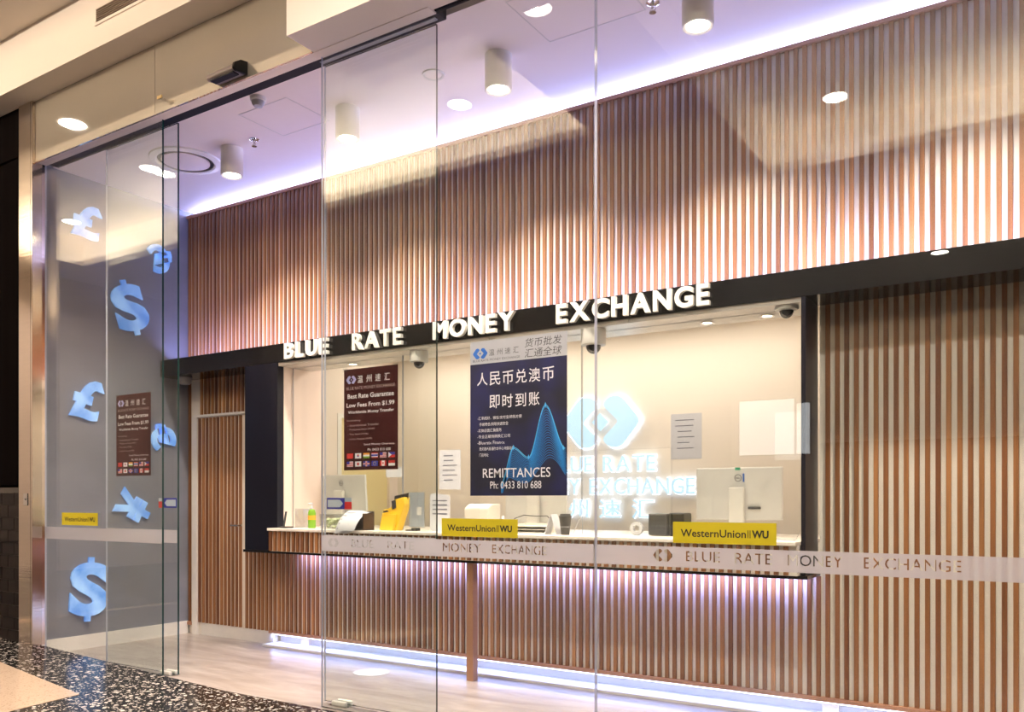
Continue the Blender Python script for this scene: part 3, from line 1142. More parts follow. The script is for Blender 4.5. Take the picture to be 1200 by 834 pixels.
for x, y, lab in ((-5.257, 4.468, 'pendent sprinkler head right of the leftmost cylinder lamp'), (-1.922, 4.455, 'pendent sprinkler head left of the lamp cut by the picture top')):
    t = thing('sprinkler', lab, 'sprinkler', (x, y, ZC))
    obj('escutcheon', L(x, y, [(.038, ZC - .0005), (.038, ZC - .004), (.02, ZC - .012)], 20), M['chrome'], t, smooth=True)
    bm = L(x, y, [(.009, ZC - .010), (.009, ZC - .03), (.005, ZC - .034), (.005, ZC - .052)], 10)
    for s in (-1, 1):
        tube(bm, [(x + s * .006, y, ZC - .028), (x + s * .016, y, ZC - .04), (x + s * .004, y, ZC - .054)], .0025, 6)
    obj('sprinkler_body', bm, M['chrome'], t, smooth=True)
    obj('deflector', L(x, y, [(.020, ZC - .054), (.020, ZC - .057)], 16), M['chrome'], t)
x, y = -6.97, 5.10
t = thing('smoke_detector', 'small round smoke detector under the fascia above the slatted door', 'detector', (x, y, 2.454))
obj('detector_base', L(x, y, [(.065, 2.4535), (.065, 2.435)], 24), M['grey'], t)
obj('detector_body', L(x, y, [(.058, 2.435), (.056, 2.405), (.045, 2.392), (.001, 2.390)], 24), M['grey'], t, smooth=True)


# ------------------------------------------------------------------ dome cameras
def dome_cam(x, y, zt, h, r, lab, body=None):
    t = thing('dome_camera', lab, 'security camera', (x, y, zt), 'dome cameras under the booth soffit')
    zb = zt - h
    obj('camera_body', L(x, y, [(r, zt - .0005), (r, zb), (r * .97, zb - .008), (r * .62, zb - .012)], 28), body or M['lightgrey'], t, smooth=True)
    obj('dome_cover', L(x, y, [(r * .60, zb - .012)] + [(r * .60 * math.cos(a), zb - .014 - r * .62 * math.sin(a)) for a in (0, .3, .6, .9, 1.2, 1.54)], 24), M['dome'], t, smooth=True)
    return t


dome_cam(-4.08, 5.04, 2.4245, .075, .070, 'white dome camera beside the maroon poster')
dome_cam(-2.59, 5.025, 2.4245, .095, .084, 'large white dome camera right of the navy poster')
dome_cam(-1.335, 5.04, 2.4245, .012, .068, 'low dome camera in the top right corner of the booth')

# ------------------------------------------------------------------ currency symbols on the side wall


def symbol(ch, name, yc, zc, w, h, ang, lab):
    vs, fs = text_geo('S' if ch == '$' else ch, .045, .5, 5)
    a0, a1 = min(v.x for v in vs), max(v.x for v in vs)
    b0, b1 = min(v.y for v in vs), max(v.y for v in vs)
    bm = bmesh.new()
    full = h
    if ch == '$':
        h = h * .84
    ca, sa = math.cos(R(ang)), math.sin(R(ang))
    nv = []
    for v in vs:
        u = ((v.x - a0) / (a1 - a0) - .5) * w
        k = ((v.y - b0) / (b1 - b0) - .5) * h
        nv.append(bm.verts.new((XL + .004 + (v.z + .5) * .02, yc + u * ca - k * sa, zc + u * sa + k * ca)))
    for f in fs:
        try:
            bm.faces.new([nv[i] for i in f])
        except ValueError:
            pass
    if ch == '$':
        for sg_ in (-1, 1):
            q = [(-.075 * w, sg_ * h * .46), (.075 * w, sg_ * h * .46), (.075 * w, sg_ * full * .5), (-.075 * w, sg_ * full * .5)]
            prism(bm, [(XL + .004, yc + u * ca - k * sa, zc + u * sa + k * ca) for u, k in q], (.0195, 0, 0))
    bmesh.ops.recalc_face_normals(bm, faces=bm.faces)
    o = obj(name, bm, M['symbol'])
    # put the origin at the sign's centre
    c = Vector((XL, yc, zc))
    o.data.transform(Matrix.Translation(-c))
    o.location = c
    tag(o, lab, 'currency symbol', 'lit currency symbols on the side wall')


symbol('£', 'pound_symbol', 4.225, 3.72, .26, .30, -6, 'topmost glowing blue pound symbol on the grey side wall')
symbol('$', 'dollar_symbol', 4.635, 3.05, .33, .50, 18, 'tilted glowing blue dollar symbol in the middle of the side wall')
symbol('£', 'pound_symbol', 4.23, 2.17, .27, .36, -12, 'lower glowing blue pound symbol, level with the black fascia')
symbol('¥', 'yen_symbol', 4.67, 1.225, .25, .34, 62, 'glowing blue yen symbol lying on its side below the poster')
symbol('$', 'dollar_symbol', 4.245, .515, .35, .56, -4, 'lowest and largest glowing blue dollar symbol, upright near the floor')
symbol('€', 'euro_symbol', 4.95, 3.575, .24, .27, 200, 'glowing blue euro symbol upside down near the ceiling corner')
symbol('€', 'euro_symbol', 4.97, 1.90, .24, .26, -75, 'glowing blue euro symbol turned sideways right of the poster')


# ------------------------------------------------------------------ posters and stickers on the glass
def flag(parent, i, x0, z0, w, h, y):
    W_, RD, BL, OR, GR = M['pwhite'], M['red'], M['flagblue'], M['orange'], M['green']

    def r(m, a, b_, c, d_, o=.0004):
        bm = B(x0 + w * a, x0 + w * b_, y - .0008 - o, y, z0 + h * c, z0 + h * d_)
        return obj('flag', bm, m, parent)
    if i == 0:
        r(RD, 0, 1, 0, 1)
    elif i == 1:
        r(W_, 0, 1, 0, 1); r(RD, .38, .62, .5, .75, .001); r(M['flagblue'], .38, .62, .28, .5, .001)
    elif i == 2:
        r(OR, 0, 1, .66, 1); r(W_, 0, 1, .33, .66); r(GR, 0, 1, 0, .33)
    elif i == 3:
        r(RD, 0, 1, 0, 1); r(W_, 0, 1, .17, .83, .001); r(BL, 0, 1, .34, .66, .0016)
    elif i == 4 or i == 6:
        r(W_, 0, 1, 0, 1)
        for k in range(3):
            r(RD, 0, 1, .1 + k * .3, .25 + k * .3, .001)
        r(BL, 0, .45, .5, 1, .0016)
    elif i == 5:
        r(BL, 0, 1, .5, 1); r(RD, 0, 1, 0, .5)
        bm = bmesh.new()
        prism(bm, [(x0, y, z0), (x0 + w * .5, y, z0 + h * .5), (x0, y, z0 + h)], (0, -.002, 0))
        obj('flag', bm, W_, parent)
    elif i == 7:
        r(W_, 0, 1, 0, 1)
        bm = bmesh.new()
        prism(bm, [(x0 + w / 2 + h * .28 * math.cos(a), y, z0 + h / 2 + h * .28 * math.sin(a)) for a in [k * .5236 for k in range(12)]], (0, -.002, 0))
        obj('flag', bm, RD, parent)
    elif i == 8:
        r(BL, 0, 1, 0, 1); r(W_, .38, .62, 0, 1, .001); r(W_, 0, 1, .35, .65, .001); r(RD, .44, .56, 0, 1, .0016); r(RD, 0, 1, .43, .57, .0016)
    elif i == 9:
        r(BL, 0, 1, 0, 1)
        for k in range(8):
            a = k * math.pi / 4
            bm = B(x0 + w / 2 + h * .32 * math.cos(a) - .002, x0 + w / 2 + h * .32 * math.cos(a) + .002, y - .0018, y, z0 + h / 2 + h * .32 * math.sin(a) - .002, z0 + h / 2 + h * .32 * math.sin(a) + .002)
            obj('flag', bm, M['stick_y'], parent)
    elif i == 10:
        r(RD, 0, .27, 0, 1); r(W_, .27, .73, 0, 1); r(RD, .73, 1, 0, 1); r(RD, .42, .58, .3, .75, .001)
    else:
        r(RD, 0, 1, .5, 1); r(W_, 0, 1, 0, .5)


def maroon_poster(x0, lab):
    w, z0, z1, y = .44, 1.482, 2.112, YD - .0025
    t = thing('maroon_poster', lab, 'poster', (x0 + w / 2, y, z0), 'maroon exchange rate posters on the door leaves')
    obj('poster_sheet', B(x0, x0 + w, y, y + .0015, z0, z1), M['maroon'], t)
    yy = y - .0002

    def X(a):
        return x0 + a * w

    def Z(a):
        return z1 - a * (z1 - z0)
    bm = bmesh.new()
    emblem(bm, X(.14), Z(.105), .050, yy, .0008)
    obj('emblem', bm, M['lilac'], t)
    for k, ch in enumerate('温州速汇'):
        T('character', ch, X(.26 + k * .165), X(.36 + k * .165), Z(.142), Z(.07), yy, M['pwhite'], t, bold=.006)
    for s, a, b_, c, d_, m, bo in (('BLUE RATE MONEY EXCHANGE', .05, .95, .205, .175, 'pgrey', 0), ('Best Rate Guarantee', .07, .93, .292, .245, 'pwhite', .02),
                                   ('Low Fees From $1.99', .05, .94, .385, .335, 'pwhite', .02), ('Worldwide Money Transfer', .08, .93, .450, .412, 'pwhite', .02),
                                   ('Including:', .06, .32, .522, .500, 'pgrey', 0), ('- International Transfer', .07, .66, .568, .545, 'pgrey', 0),
                                   ('- Philippine Peso (PHP)', .07, .58, .612, .590, 'pgrey', 0), ('- Thai Baht (THB)', .07, .46, .658, .636, 'pgrey', 0),
                                   ('- Indian Rupee (INR)', .07, .53, .705, .683, 'pgrey', 0), ('Send Money Overseas', .38, .94, .765, .740, 'pwhite', 0),
                                   ('Ph: 0433 810 688', .45, .87, .815, .790, 'pwhite', 0)):
        T('printed_line', s, X(a), X(b_), Z(c), Z(d_), yy, M[m], t, bold=bo, res=2)
    for i in range(12):
        flag(t, i, X(.06 + (i % 6) * .155), Z(.885 if i < 6 else .965), w * .115, .032, yy)
    for a, b_ in ((.0, .06), (.94, 1.0)):
        obj('tape', B(X(a) - .01, X(b_) + .004, y - .001, y, z1 - .012, z1 + .01), M['acrylic'], t)


maroon_poster(-6.205, 'maroon poster with rows of flags on the left door leaf')
maroon_poster(-3.775, 'maroon poster with rows of flags on the right door leaf')

# navy poster
x0, x1, z0, z1, y = -2.728, -2.119, 1.320, 2.165, YG - .004
t = thing('navy_poster', 'large navy poster with a white header and blue wave lines', 'poster', ((x0 + x1) / 2, y, z0))
w, h = x1 - x0, z1 - z0


def PX(a):
    return x0 + a * w


def PZ(a):
    return z1 - a * h


obj('poster_sheet', B(x0, x1, y, y + .0015, z0, PZ(.148)), M['navyprint'], t)
obj('header_sheet', B(x0, x1, y, y + .0015, PZ(.148), z1), M['header'], t)
yy = y - .0004
bm = bmesh.new()
emblem(bm, PX(.11), PZ(.080), .058, yy, .0008)
obj('emblem', bm, M['pblue'], t)
for k, ch in enumerate('温州速汇'):
    T('character', ch, PX(.205 + k * .085), PX(.262 + k * .085), PZ(.100), PZ(.060), yy, M['ring'], t)
T('printed_line', 'BLUE RATE MONEY EXCHANGE', PX(.03), PX(.53), PZ(.133), PZ(.118), yy, M['ring'], t, res=2)
T('printed_line', '货币批发', PX(.58), PX(.95), PZ(.073), PZ(.018), yy, M['ring'], t, shear=.15)
T('printed_line', '汇通全球', PX(.58), PX(.95), PZ(.138), PZ(.082), yy, M['ring'], t, shear=.15)
for k, ch in enumerate('人民币兑澳币'):
    T('character', ch, PX(.075 + k * .137), PX(.190 + k * .137), PZ(.292 if k else .288), PZ(.205), yy, M['pwhite'], t, bold=.006)
for k, ch in enumerate('即时到账'):
    T('character', ch, PX(.21 + k * .137), PX(.320 + k * .137), PZ(.440), PZ(.355), yy, M['pwhite'], t, bold=.006)
for k, (s, a, b_) in enumerate((('-汇率超好，微信/支付宝/转账方便', .08, .55), ('手续费低/到账快速安全', .10, .41), ('-实体店面汇款服务', .08, .34), ('-专业正规持牌换汇公司', .08, .43),
                                ('-Bluerate Finance', .08, .37), ('悉尼唐人街/墨尔本中心/地铁站旁', .10, .47), ('门店地址', .10, .20))):
    zc = .500 + k * .0395
    T('printed_line', s, PX(a), PX(b_), PZ(zc + .011), PZ(zc - .011), yy, M['pwhite'], t, res=1)
T('printed_line', 'REMITTANCES', PX(.14), PX(.84), PZ(.885), PZ(.825), yy - .0015, M['pwhite'], t, bold=.004)
T('printed_line', 'Ph: 0433 810 688', PX(.22), PX(.75), PZ(.955), PZ(.908), yy - .0015, M['pwhite'], t)
# printed wave lines
key = [(.33, .93), (.465, .695), (.62, .76), (.79, .44), (.985, .71)]


def wave_at(u):
    for (a, p), (b_, q) in zip(key, key[1:]):
        if a <= u <= b_:
            s = (u - a) / (b_ - a)
            s = s * s * (3 - 2 * s)
            return p + (q - p) * s
    return key[-1][1]


def ribbon(bm, pts, hw, y):
    prev = None
    for i, (a, c) in enumerate(pts):
        p = Vector((a, c))
        q0, q1 = Vector(pts[max(0, i - 1)]), Vector(pts[min(len(pts) - 1, i + 1)])
        dd_ = (q1 - q0)
        if dd_.length < 1e-6:
            continue
        n_ = Vector((-dd_.y, dd_.x)).normalized() * hw
        cur = (bm.verts.new((p.x + n_.x, y, p.y + n_.y)), bm.verts.new((p.x - n_.x, y, p.y - n_.y)))
        if prev:
            bm.faces.new((prev[0], cur[0], cur[1], prev[1]))
        prev = cur


bm = bmesh.new()
for k in range(22):
    f = k / 21
    pts = []
    for i in range(60):
        u = .33 + .655 * i / 59
        v = wave_at(u)
        v = v + (1 - v) * f * .55 * (1 - abs(u - .66) * .3) + f * .03
        uu = u + f * .05 * math.sin(u * 9)
        if uu < .995 and v < .985:
            pts.append((PX(uu), PZ(v)))
    if len(pts) > 3:
        ribbon(bm, pts, .0011, yy - .0002)
o = obj('printed_waves', bm, M['wave'], t)
o['kind'] = 'stuff'
bm = bmesh.new()
for dv in (0, .008):
    ribbon(bm, [(PX(.33 + .655 * i / 79), PZ(wave_at(.33 + .655 * i / 79) + dv)) for i in range(80)], .0016, yy - .0006)
for a, c in ((.465, .695), (.62, .76), (.79, .44), (.965, .71)):
    prism(bm, [(PX(a) - .006, yy, PZ(c)), (PX(a), yy, PZ(c) + .014), (PX(a) + .006, yy, PZ(c)), (PX(a), yy, PZ(c) - .014)], (0, -.001, 0))
obj('printed_wave_crest', bm, M['waveL'], t)

# yellow vinyl stickers
for xa, xb, yv, lab in ((-6.795, -6.292, YG, 'yellow money transfer sticker on the leftmost fixed glass'),
                        (-2.927, -2.419, YG, 'yellow money transfer sticker below the navy poster'),
                        (-1.543, -1.055, YG, 'yellow money transfer sticker below the right monitor')):
    za, zb = 1.094, 1.194
    t = thing('glass_sticker', lab, 'sticker', ((xa + xb) / 2, yv, za), 'yellow stickers on the shopfront glass')
    obj('sticker_sheet', B(xa, xb, yv - .004, yv - .002, za, zb), M['stick_y'], t)
    ww = xb - xa
    T('printed_word', 'WesternUnion', xa + .08 * ww, xa + .72 * ww, za + .030, za + .066, yv - .0045, M['ink'], t, bold=.015)
    bm = bmesh.new()
    for k in range(2):
        box(bm, xa + (.735 + k * .02) * ww, xa + (.742 + k * .02) * ww, yv - .005, yv - .0042, za + .030, za + .066)
    obj('printed_bars', bm, M['ink'], t)
    T('printed_word', 'WU', xa + .775 * ww, xa + .93 * ww, za + .030, za + .066, yv - .0045, M['ink'], t, bold=.04)

# blue arrow stickers on the door leaves
for xa, s, lab in ((-3.925, 1, 'blue and red arrow sticker on the right door leaf'), (-5.452, -1, 'blue and red arrow sticker on the left door leaf')):
    t = thing('arrow_sticker', lab, 'sticker', (xa + s * .1, YD, 1.24), 'arrow stickers on the door leaves')
    yv = YD - .002

    def bx(a, b_, z_0, z_1, m, d_=0, nm='printed_field'):
        p, q = xa + s * a, xa + s * b_
        return obj(nm, B(min(p, q), max(p, q), yv - .001 - d_, yv - d_, z_0, z_1), m, t)
    bx(0, .155, 1.238, 1.310, M['signblue'], 0, 'sticker_sheet')
    bx(.155, .215, 1.238, 1.285, M['red'])
    bx(.155, .215, 1.285, 1.310, M['signgrey'])
    bm = bmesh.new()
    prism(bm, [(xa + s * a, yv - .0012, z) for a, z in ((.010, 1.250), (.115, 1.250), (.142, 1.274), (.115, 1.298), (.010, 1.298))], (0, -.001, 0))
    obj('printed_arrow', bm, M['signgrey'], t)

# notices
def notice(name, x0, x1, z0, z1, y, lab, lines, m='paper', cat='notice'):
    t = thing(name, lab, cat, ((x0 + x1) / 2, y, z0))
    obj('sheet', B(x0, x1, y - .002, y - .0008, z0, z1), M[m], t)
    random.seed(len(lab))
    for k in range(lines):
        z = z1 - (z1 - z0) * (.14 + .62 * k / max(1, lines - 1))
        a = random.uniform(.14, .22)
        b_ = random.uniform(.6, .86)
        obj('printed_line', B(x0 + a * (x1 - x0), x0 + b_ * (x1 - x0), y - .003, y - .0021, z - .0035, z + .0035), M['paperprint'], t)
    return t


notice('notice', -3.945, -3.745, 1.375, 1.672, 5.116, 'pale notice taped to the teller screen left of the navy poster', 6)
notice('notice', -2.645, -2.385, 1.625, 1.990, 6.5, 'pale notice on the booth wall right of the glowing emblem', 6)
notice('notice', -4.475, -4.285 + -.03, 1.475, 1.555, 5.116, 'small landscape notice on the teller screen below the maroon poster', 1)

# ------------------------------------------------------------------ things on the counter
ZT = 1.0622


def monitor(cx, cy, w, h, z0, lab, tilt=0.0, taper=0.0):
    t = thing('monitor', lab, 'monitor', (cx, cy, ZT), 'desktop monitors seen from behind')
    bm = bmesh.new()
    pts = [(cx - w / 2, z0 + h), (cx + w / 2, z0 + h), (cx + w / 2 + taper, z0), (cx - w / 2 + taper, z0)]
    prism(bm, [(x, cy + tilt * (z - z0), z) for x, z in pts], (0, .025, 0))
    obj('screen_back', bm, M['monitor'], t, bevel=.008)
    bm = bmesh.new()
    prism(bm, [(x, cy + .026 + tilt * (z - z0), z) for x, z in [(cx - w / 2 + .01 , z0 + h - .01), (cx + w / 2 - .01, z0 + h - .01), (cx + w / 2 - .01 + taper, z0 + .01), (cx - w / 2 + .01 + taper, z0 + .01)]], (0, .004, 0))
    obj('display', bm, M['blackp'], t)
    obj('stand_column', B(cx - .05 + taper / 2, cx + .05 + taper / 2, cy - .05, cy - .012, ZT + .012, z0 + h * .62), M['white'], t, bevel=.008)
    obj('stand_foot', B(cx - .12, cx + .12, cy - .10, cy + .10, ZT, ZT + .012), M['white'], t, bevel=.004)
    # round maker's mark
    bm = bmesh.new()
    zc, yc = z0 + h * .80, cy - .0015 + tilt * h * .80
    r1, r2 = .024, .020
    pr = []
    for rr in (r1, r2):
        pr.append([bm.verts.new((cx + rr * math.cos(a), yc, zc + rr * math.sin(a))) for a in [2 * math.pi * i / 24 for i in range(24)]])
    for i in range(24):
        bm.faces.new((pr[0][i], pr[0][(i + 1) % 24], pr[1][(i + 1) % 24], pr[1][i]))
    text(bm, 'DELL', cx - .016, cx + .016, zc - .006, zc + .006, yc, bold=.02)
    obj('round_mark', bm, M['ring'], t)
    return t


monitor(-5.31, 5.46, .545, .36, 1.155, 'left monitor seen from behind, with a green bottle beside it', tilt=.05, taper=.04)
monitor(-3.33, 5.50, .54, .33, 1.125, 'middle monitor seen from behind, mostly hidden by the navy poster')
m3 = monitor(-1.77, 5.50, .575, .345, 1.165, 'right monitor seen from behind, with a blue tab on it')
obj('blue_tab', B(-1.738, -1.728, 5.4965, 5.499, 1.415, 1.47), M['pblue'], m3)
obj('green_tab', B(-1.79, -1.755, 5.4965, 5.499, 1.493, 1.51), mat('green_tab_plastic', (.05, .45, .25), .5), m3)
bm = bmesh.new()
tube(bm, [(-1.70, 5.49, 1.245), (-1.62, 5.49, 1.245)], .008, 8)
obj('ports', bm, M['blackp'], m3)

# sanitiser bottle
x, y = -5.20, 5.02
t = thing('pump_bottle', 'green labelled pump bottle left of the left monitor', 'bottle', (x, y, ZT))
obj('bottle_body', L(x, y, [(.028, ZT), (.032, ZT + .008), (.032, ZT + .125), (.024, ZT + .150), (.011, ZT + .158)], 24), M['green'], t, smooth=True)
obj('bottle_label', L(x, y, [(.0325, ZT + .07), (.0325, ZT + .105)], 24), M['orange'], t, smooth=True)
bm = L(x, y, [(.012, ZT + .158), (.012, ZT + .176), (.005, ZT + .178), (.005, ZT + .205)], 14)
tube(bm, [(x + .008, y, ZT + .205), (x - .035, y - .01, ZT + .200)], .006, 8)
obj('pump_head', bm, M['paper'], t, smooth=True)

# clear acrylic box and card stand
x, y = -5.34, 5.06
t = thing('acrylic_box', 'empty clear acrylic box behind the black phone stand', 'box', (x, y, ZT))
bm = bmesh.new()
for a in ((x - .05, x - .047, y - .05, y + .05), (x + .047, x + .05, y - .05, y + .05), (x - .047, x + .047, y - .05, y - .047), (x - .047, x + .047, y + .047, y + .05)):
    box(bm, a[0], a[1], a[2], a[3], ZT, ZT + .16)
obj('box_walls', bm, M['acrylic'], t)
obj('box_floor', B(x - .047, x + .047, y - .047, y + .047, ZT, ZT + .004), M['lightgrey'], t)
x, y = -5.405, 4.93
t = thing('phone_stand', 'slim black upright phone stand at the left end of the counter', 'stand', (x, y, ZT))
obj('stand_base', B(x - .045, x + .045, y - .04, y + .04, ZT, ZT + .014), M['blackp'], t, bevel=.004)
bm = bmesh.new()
prism(bm, [(x - .012, y - .03, ZT + .0141), (x - .048, y + .03, ZT + .135), (x - .036, y + .03, ZT + .137), (x + .002, y - .03, ZT + .0141)], (0, .012, 0))
obj('upright_plate', bm, M['blackp'], t)

# clear tub with sweets
x, y = -4.93, 5.0
t = thing('sweet_tub', 'clear plastic tub of pale wrapped sweets beside the curled papers', 'tub', (x, y, ZT))
bm = bmesh.new()
for a in ((x - .10, x - .097, y - .06, y + .06), (x + .097, x + .10, y - .06, y + .06), (x - .097, x + .097, y - .06, y - .057), (x - .097, x + .097, y + .057, y + .06)):
    box(bm, a[0], a[1], a[2], a[3], ZT, ZT + .12)
obj('tub_walls', bm, M['acrylic'], t)
random.seed(3)
bm = bmesh.new()
for k in range(40):
    px_, py_, pz_ = x + random.uniform(-.078, .078), y + random.uniform(-.038, .038), ZT + .016 + random.uniform(0, .065)
    bmesh.ops.create_icosphere(bm, subdivisions=1, radius=.015, matrix=Matrix.Translation((px_, py_, pz_)) @ Matrix.Diagonal((1.2, .9, .8, 1)))
o = obj('sweets', bm, mat('sweet_wrappers', (.62, .66, .42), .4, var=.5, scale=30), t)
o['kind'] = 'stuff'

# brochure holder with curled papers
x, y = -4.62, 4.92
t = thing('paper_holder', 'dark desk holder with a sheaf of printed sheets curling forward', 'paper holder', (x, y, ZT))
bm = bmesh.new()
box(bm, x - .10, x + .14, y + .05, y + .062, ZT, ZT + .145)
box(bm, x + .128, x + .14, y - .06, y + .05, ZT, ZT + .13)
box(bm, x - .10, x + .14, y - .06, y + .062, ZT, ZT + .006)
obj('holder', bm, mat('dark_brown_plastic', (.04, .02, .015), .4), t)
def curl(a, j):
    """side profile of a sheet: over the holder's top and down past the worktop edge"""
    return (y + .045 - .006 * j - .142 * math.sin(a * math.pi / 2), ZT + .150 - .004 * j - (.178 - .012 * j) * (1 - math.cos(a * math.pi / 2)), -.045 * a * a)


for j in range(4):
    bm = bmesh.new()
    vs = []
    x0_, x1_ = x - .085 + j * .028, x + .055 + j * .028
    for i in range(13):
        cy_, cz_, sx_ = curl(i / 12, j)
        vs.append([bm.verts.new((x0_ + sx_, cy_, cz_)), bm.verts.new((x1_ + sx_, cy_, cz_))])
    for p, q in zip(vs, vs[1:]):
        bm.faces.new((p[0], p[1], q[1], q[0]))
    sh = obj('curled_sheet', bm, M['paper'], t, smooth=True)
    if j == 0:
        for k in (.28, .42, .56, .70, .84):
            bm = bmesh.new()
            a_, b2 = curl(k, 0), curl(k + .045, 0)
            bm.faces.new([bm.verts.new(c) for c in ((x0_ + a_[2] + .015, a_[0] - .003, a_[1] + .003), (x1_ + a_[2] - .02, a_[0] - .003, a_[1] + .003),
                                                    (x1_ + b2[2] - .02, b2[0] - .003, b2[1] + .003), (x0_ + b2[2] + .015, b2[0] - .003, b2[1] + .003))])
            obj('printed_line', bm, M['paperprint'], sh)

# yellow pen and brochure rack
x, y = -4.30, 4.98
t = thing('yellow_rack', 'tall yellow stepped card rack with dark leaflets on top', 'rack', (x, y, ZT))
bm = bmesh.new()
prism(bm, [(x - .13, y, ZT), (x + .045, y, ZT), (x + .125, y, ZT + .20), (x + .115, y, ZT + .255), (x + .02, y, ZT + .235), (x - .01, y, ZT + .175), (x - .09, y, ZT + .155)], (0, .075, 0))
obj('rack_body', bm, M['yellow'], t, bevel=.004)
bm = bmesh.new()
prism(bm, [(x - .095, y - .025, ZT + .002), (x + .03, y - .025, ZT + .002), (x + .06, y - .025, ZT + .125), (x - .07, y - .025, ZT + .120)], (0, .024, 0))
obj('front_pocket', bm, M['yellow'], t, bevel=.003)
random.seed(5)
for k in range(4):
    xa = x + .015 + k * .024
    za = ZT + .236 + .006 * k
    bm = bmesh.new()
    prism(bm, [(xa, y + .010 + .012 * k, za - .02), (xa + .035, y + .010 + .012 * k, za - .015), (xa + .042, y + .010 + .012 * k, za + .035), (xa + .004, y + .010 + .012 * k, za + .028)], (0, .003, 0))
    obj('leaflet', bm, M['cup'] if k % 2 else M['printer'], t)
bm = bmesh.new()
prism(bm, [(x - .065, y - .030, ZT + .135), (x - .005, y - .030, ZT + .143), (x - .02, y - .030, ZT + .155), (x - .06, y - .030, ZT + .150)], (0, .004, 0))
prism(bm, [(x + .008, y - .004, ZT + .16), (x + .045, y - .004, ZT + .175), (x + .04, y - .004, ZT + .235), (x + .0, y - .004, ZT + .225)], (0, .003, 0))
obj('clip', bm, M['printer'], t)

# acrylic sign holder, standing card
x, y = -4.06, 5.0
t = thing('sign_holder', 'clear acrylic sign holder with a pale card and black foot', 'sign holder', (x, y, ZT))
obj('card', B(x - .08, x + .06, y, y + .002, ZT + .03, ZT + .29), M['header'], t)
obj('acrylic_sleeve', B(x - .085, x + .065, y - .004, y + .006, ZT + .022, ZT + .295), M['acrylic'], t)
obj('printed_panel', B(x - .005, x + .04, y - .0055, y - .0042, ZT + .12, ZT + .18), M['lightgrey'], t)
obj('foot', B(x - .05, x + .0, y - .02, y + .03, ZT, ZT + .022), M['blackp'], t, bevel=.003)
x, y = -3.86, 5.02
t = thing('standing_card', 'white rounded standing card with printed lines beside the yellow sticker', 'card', (x, y, ZT))
bm = bmesh.new()
pts = rnd_poly([(x - .10, ZT), (x + .085, ZT), (x + .085, ZT + .27), (x - .10, ZT + .285)], .03, 4)
prism(bm, [(p.x, y, p.y) for p in pts], (0, .004, 0))
obj('card_sheet', bm, M['paper'], t)
for k in range(4):
    obj('printed_line', B(x - .075, x + .06, y - .001, y - .0001, ZT + .225 - k * .033, ZT + .233 - k * .033 + (.002 if k else 0)), M['paperprint'], t)

# white receipt printer
x, y = -3.69, 5.32
t = thing('receipt_printer', 'white boxy receipt printer left of the middle monitor', 'printer', (x, y, ZT))
bm = bmesh.new()
prism(bm, [(x - .11, y - .09, ZT + .0), (x - .11, y - .09, ZT + .17), (x - .11, y - .03, ZT + .205), (x - .11, y + .09, ZT + .205), (x - .11, y + .09, ZT + .0)], (.22, 0, 0))
obj('printer_body', bm, M['counter'], t, bevel=.012)
obj('paper_slot', B(x - .06, x + .03, y - .028, y + .0, ZT + .2055, ZT + .209), M['grey'], t)
obj('front_cover', B(x - .095, x + .095, y - .097, y - .0905, ZT + .02, ZT + .13), M['boothwall'], t)
# paper tray stack
x, y = -3.16, 5.21
t = thing('document_trays', 'low stack of white document trays in front of the middle monitor', 'tray', (x, y, ZT))
for k in range(3):
    z = ZT + k * .022
    bm = bmesh.new()
    box(bm, x - .15, x + .15, y - .06, y + .12, z, z + .004)
    box(bm, x - .15, x - .144, y - .06, y + .12, z + .004, z + .020)
    box(bm, x + .144, x + .15, y - .06, y + .12, z + .004, z + .020)
    box(bm, x - .144, x + .144, y + .114, y + .12, z + .004, z + .020)
    obj('tray', bm, M['counter'], t)
bm = bmesh.new()
tube(bm, [(-3.32, 5.20, ZT + .10), (-3.24, 5.2, ZT + .125), (-3.14, 5.2, ZT + .118), (-3.05, 5.2, ZT + .122)], .0035, 6)
tube(bm, [(-3.05, 5.2, ZT + .122), (-2.98, 5.2, ZT + .06), (-2.97, 5.2, ZT + .003)], .0035, 6)
tube(bm, [(-3.32, 5.20, ZT + .10), (-3.36, 5.2, ZT + .04), (-3.365, 5.2, ZT + .003)], .0035, 6)
tag(obj('cable', bm, M['blackp']), 'thin black cable looping over the white document trays', 'cable')
x, y = -3.37, 5.12
t = thing('cone_holder', 'small white cone shaped holder behind the yellow sticker', 'holder', (x, y, ZT))
obj('cone', L(x, y, [(.028, ZT + .008), (.008, ZT + .12), (.001, ZT + .122)], 16), M['paper'], t, smooth=True)
obj('cone_base', L(x, y, [(.034, ZT), (.034, ZT + .008)], 16), M['paper'], t)
x, y = -2.90, 5.02
t = thing('tent_card', 'small white folded tent card left of the black cup', 'card', (x, y, ZT))
bm = bmesh.new()
prism(bm, [(x - .05, y - .03, ZT), (x - .047, y - .03, ZT), (x + .003, y - .03, ZT + .135), (x + .0, y - .03, ZT + .137)], (0, .09, 0))
prism(bm, [(x + .05, y - .03, ZT), (x + .047, y - .03, ZT), (x + .001, y - .03, ZT + .133), (x + .003, y - .03, ZT + .137)], (0, .09, 0))
obj('folded_sheet', bm, M['paper'], t)

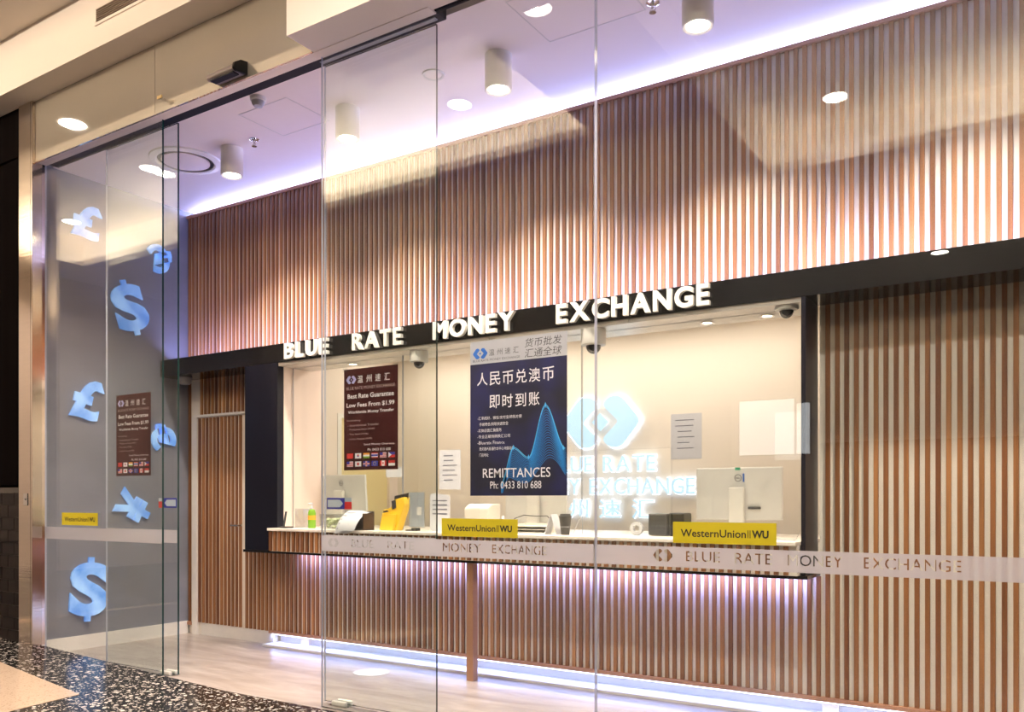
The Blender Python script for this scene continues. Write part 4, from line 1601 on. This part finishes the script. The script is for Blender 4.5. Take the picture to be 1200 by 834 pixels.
# black cup
x, y = -2.79, 5.0
t = thing('takeaway_cup', 'black takeaway coffee cup right of the navy poster', 'cup', (x, y, ZT))
obj('cup_body', L(x, y, [(.028, ZT), (.041, ZT + .115), (.042, ZT + .118)], 28), M['cup'], t, smooth=True)
obj('cup_lid', L(x, y, [(.044, ZT + .117), (.044, ZT + .126), (.037, ZT + .130), (.035, ZT + .140), (.031, ZT + .140), (.030, ZT + .136)], 28), M['blackp'], t, smooth=True)
obj('cup_band', L(x, y, [(.0347, ZT + .052), (.0352, ZT + .056)], 28), M['grey'], t)

# black label printer
x, y = -2.15, 5.22
t = thing('label_printer', 'black box shaped printer left of the right yellow sticker', 'printer', (x, y, ZT))
obj('printer_body', B(x - .11, x + .02, y - .06, y + .10, ZT + .004, ZT + .145), M['printer'], t, bevel=.010)
obj('printer_side', B(x + .022, x + .13, y - .04, y + .10, ZT + .004, ZT + .150), M['cup'], t, bevel=.010)
obj('printer_foot', B(x - .10, x + .12, y - .035, y + .09, ZT, ZT + .0039), M['blackp'], t)
obj('paper_exit', B(x - .085, x + .0, y - .062, y - .0602, ZT + .10, ZT + .107), M['blackp'], t)
x, y = -2.34, 5.16
t = thing('tape_roll', 'white roll of tape standing left of the black printer', 'tape roll', (x, y, ZT))
bm = bmesh.new()
pa = []
for yy_ in (y - .012, y + .012):
    for rr in (.045, .022):
        pa.append([bm.verts.new((x + rr * math.cos(2 * math.pi * i / 24), yy_, ZT + .0452 + rr * math.sin(2 * math.pi * i / 24))) for i in range(24)])
for i in range(24):
    j = (i + 1) % 24
    for a, b_ in ((0, 1), (1, 3), (3, 2), (2, 0)):
        bm.faces.new((pa[a][i], pa[a][j], pa[b_][j], pa[b_][i]))
bmesh.ops.recalc_face_normals(bm, faces=bm.faces)
obj('roll', bm, M['paper'], t, smooth=True)
bm = bmesh.new()
tube(bm, [(-1.43, 5.0, ZT + .004), (-1.38, 4.96, ZT + .012), (-1.33, 4.98, ZT + .004), (-1.26, 4.94, ZT + .004)], .0035, 6)
tag(obj('cable', bm, M['grey']), 'grey cable lying at the right end of the counter', 'cable')
x, y = -4.20, 5.0
t = thing('rubber_disc', 'small dark disc on the counter beside the yellow rack', 'disc', (x + .06, y, ZT))
obj('disc', L(x + .06, y, [(.03, ZT), (.032, ZT + .006), (.02, ZT + .012), (.001, ZT + .013)], 20), M['cup'], t, smooth=True)

# round white floor sticker
x, y = -4.336, 4.787
t = thing('floor_marker', 'round white marker disc on the shop floor near the slatted wall', 'floor marker', (x, y, 0))
obj('disc', L(x, y, [(.135, 0), (.135, .004), (.13, .005)], 36), M['paper'], t)
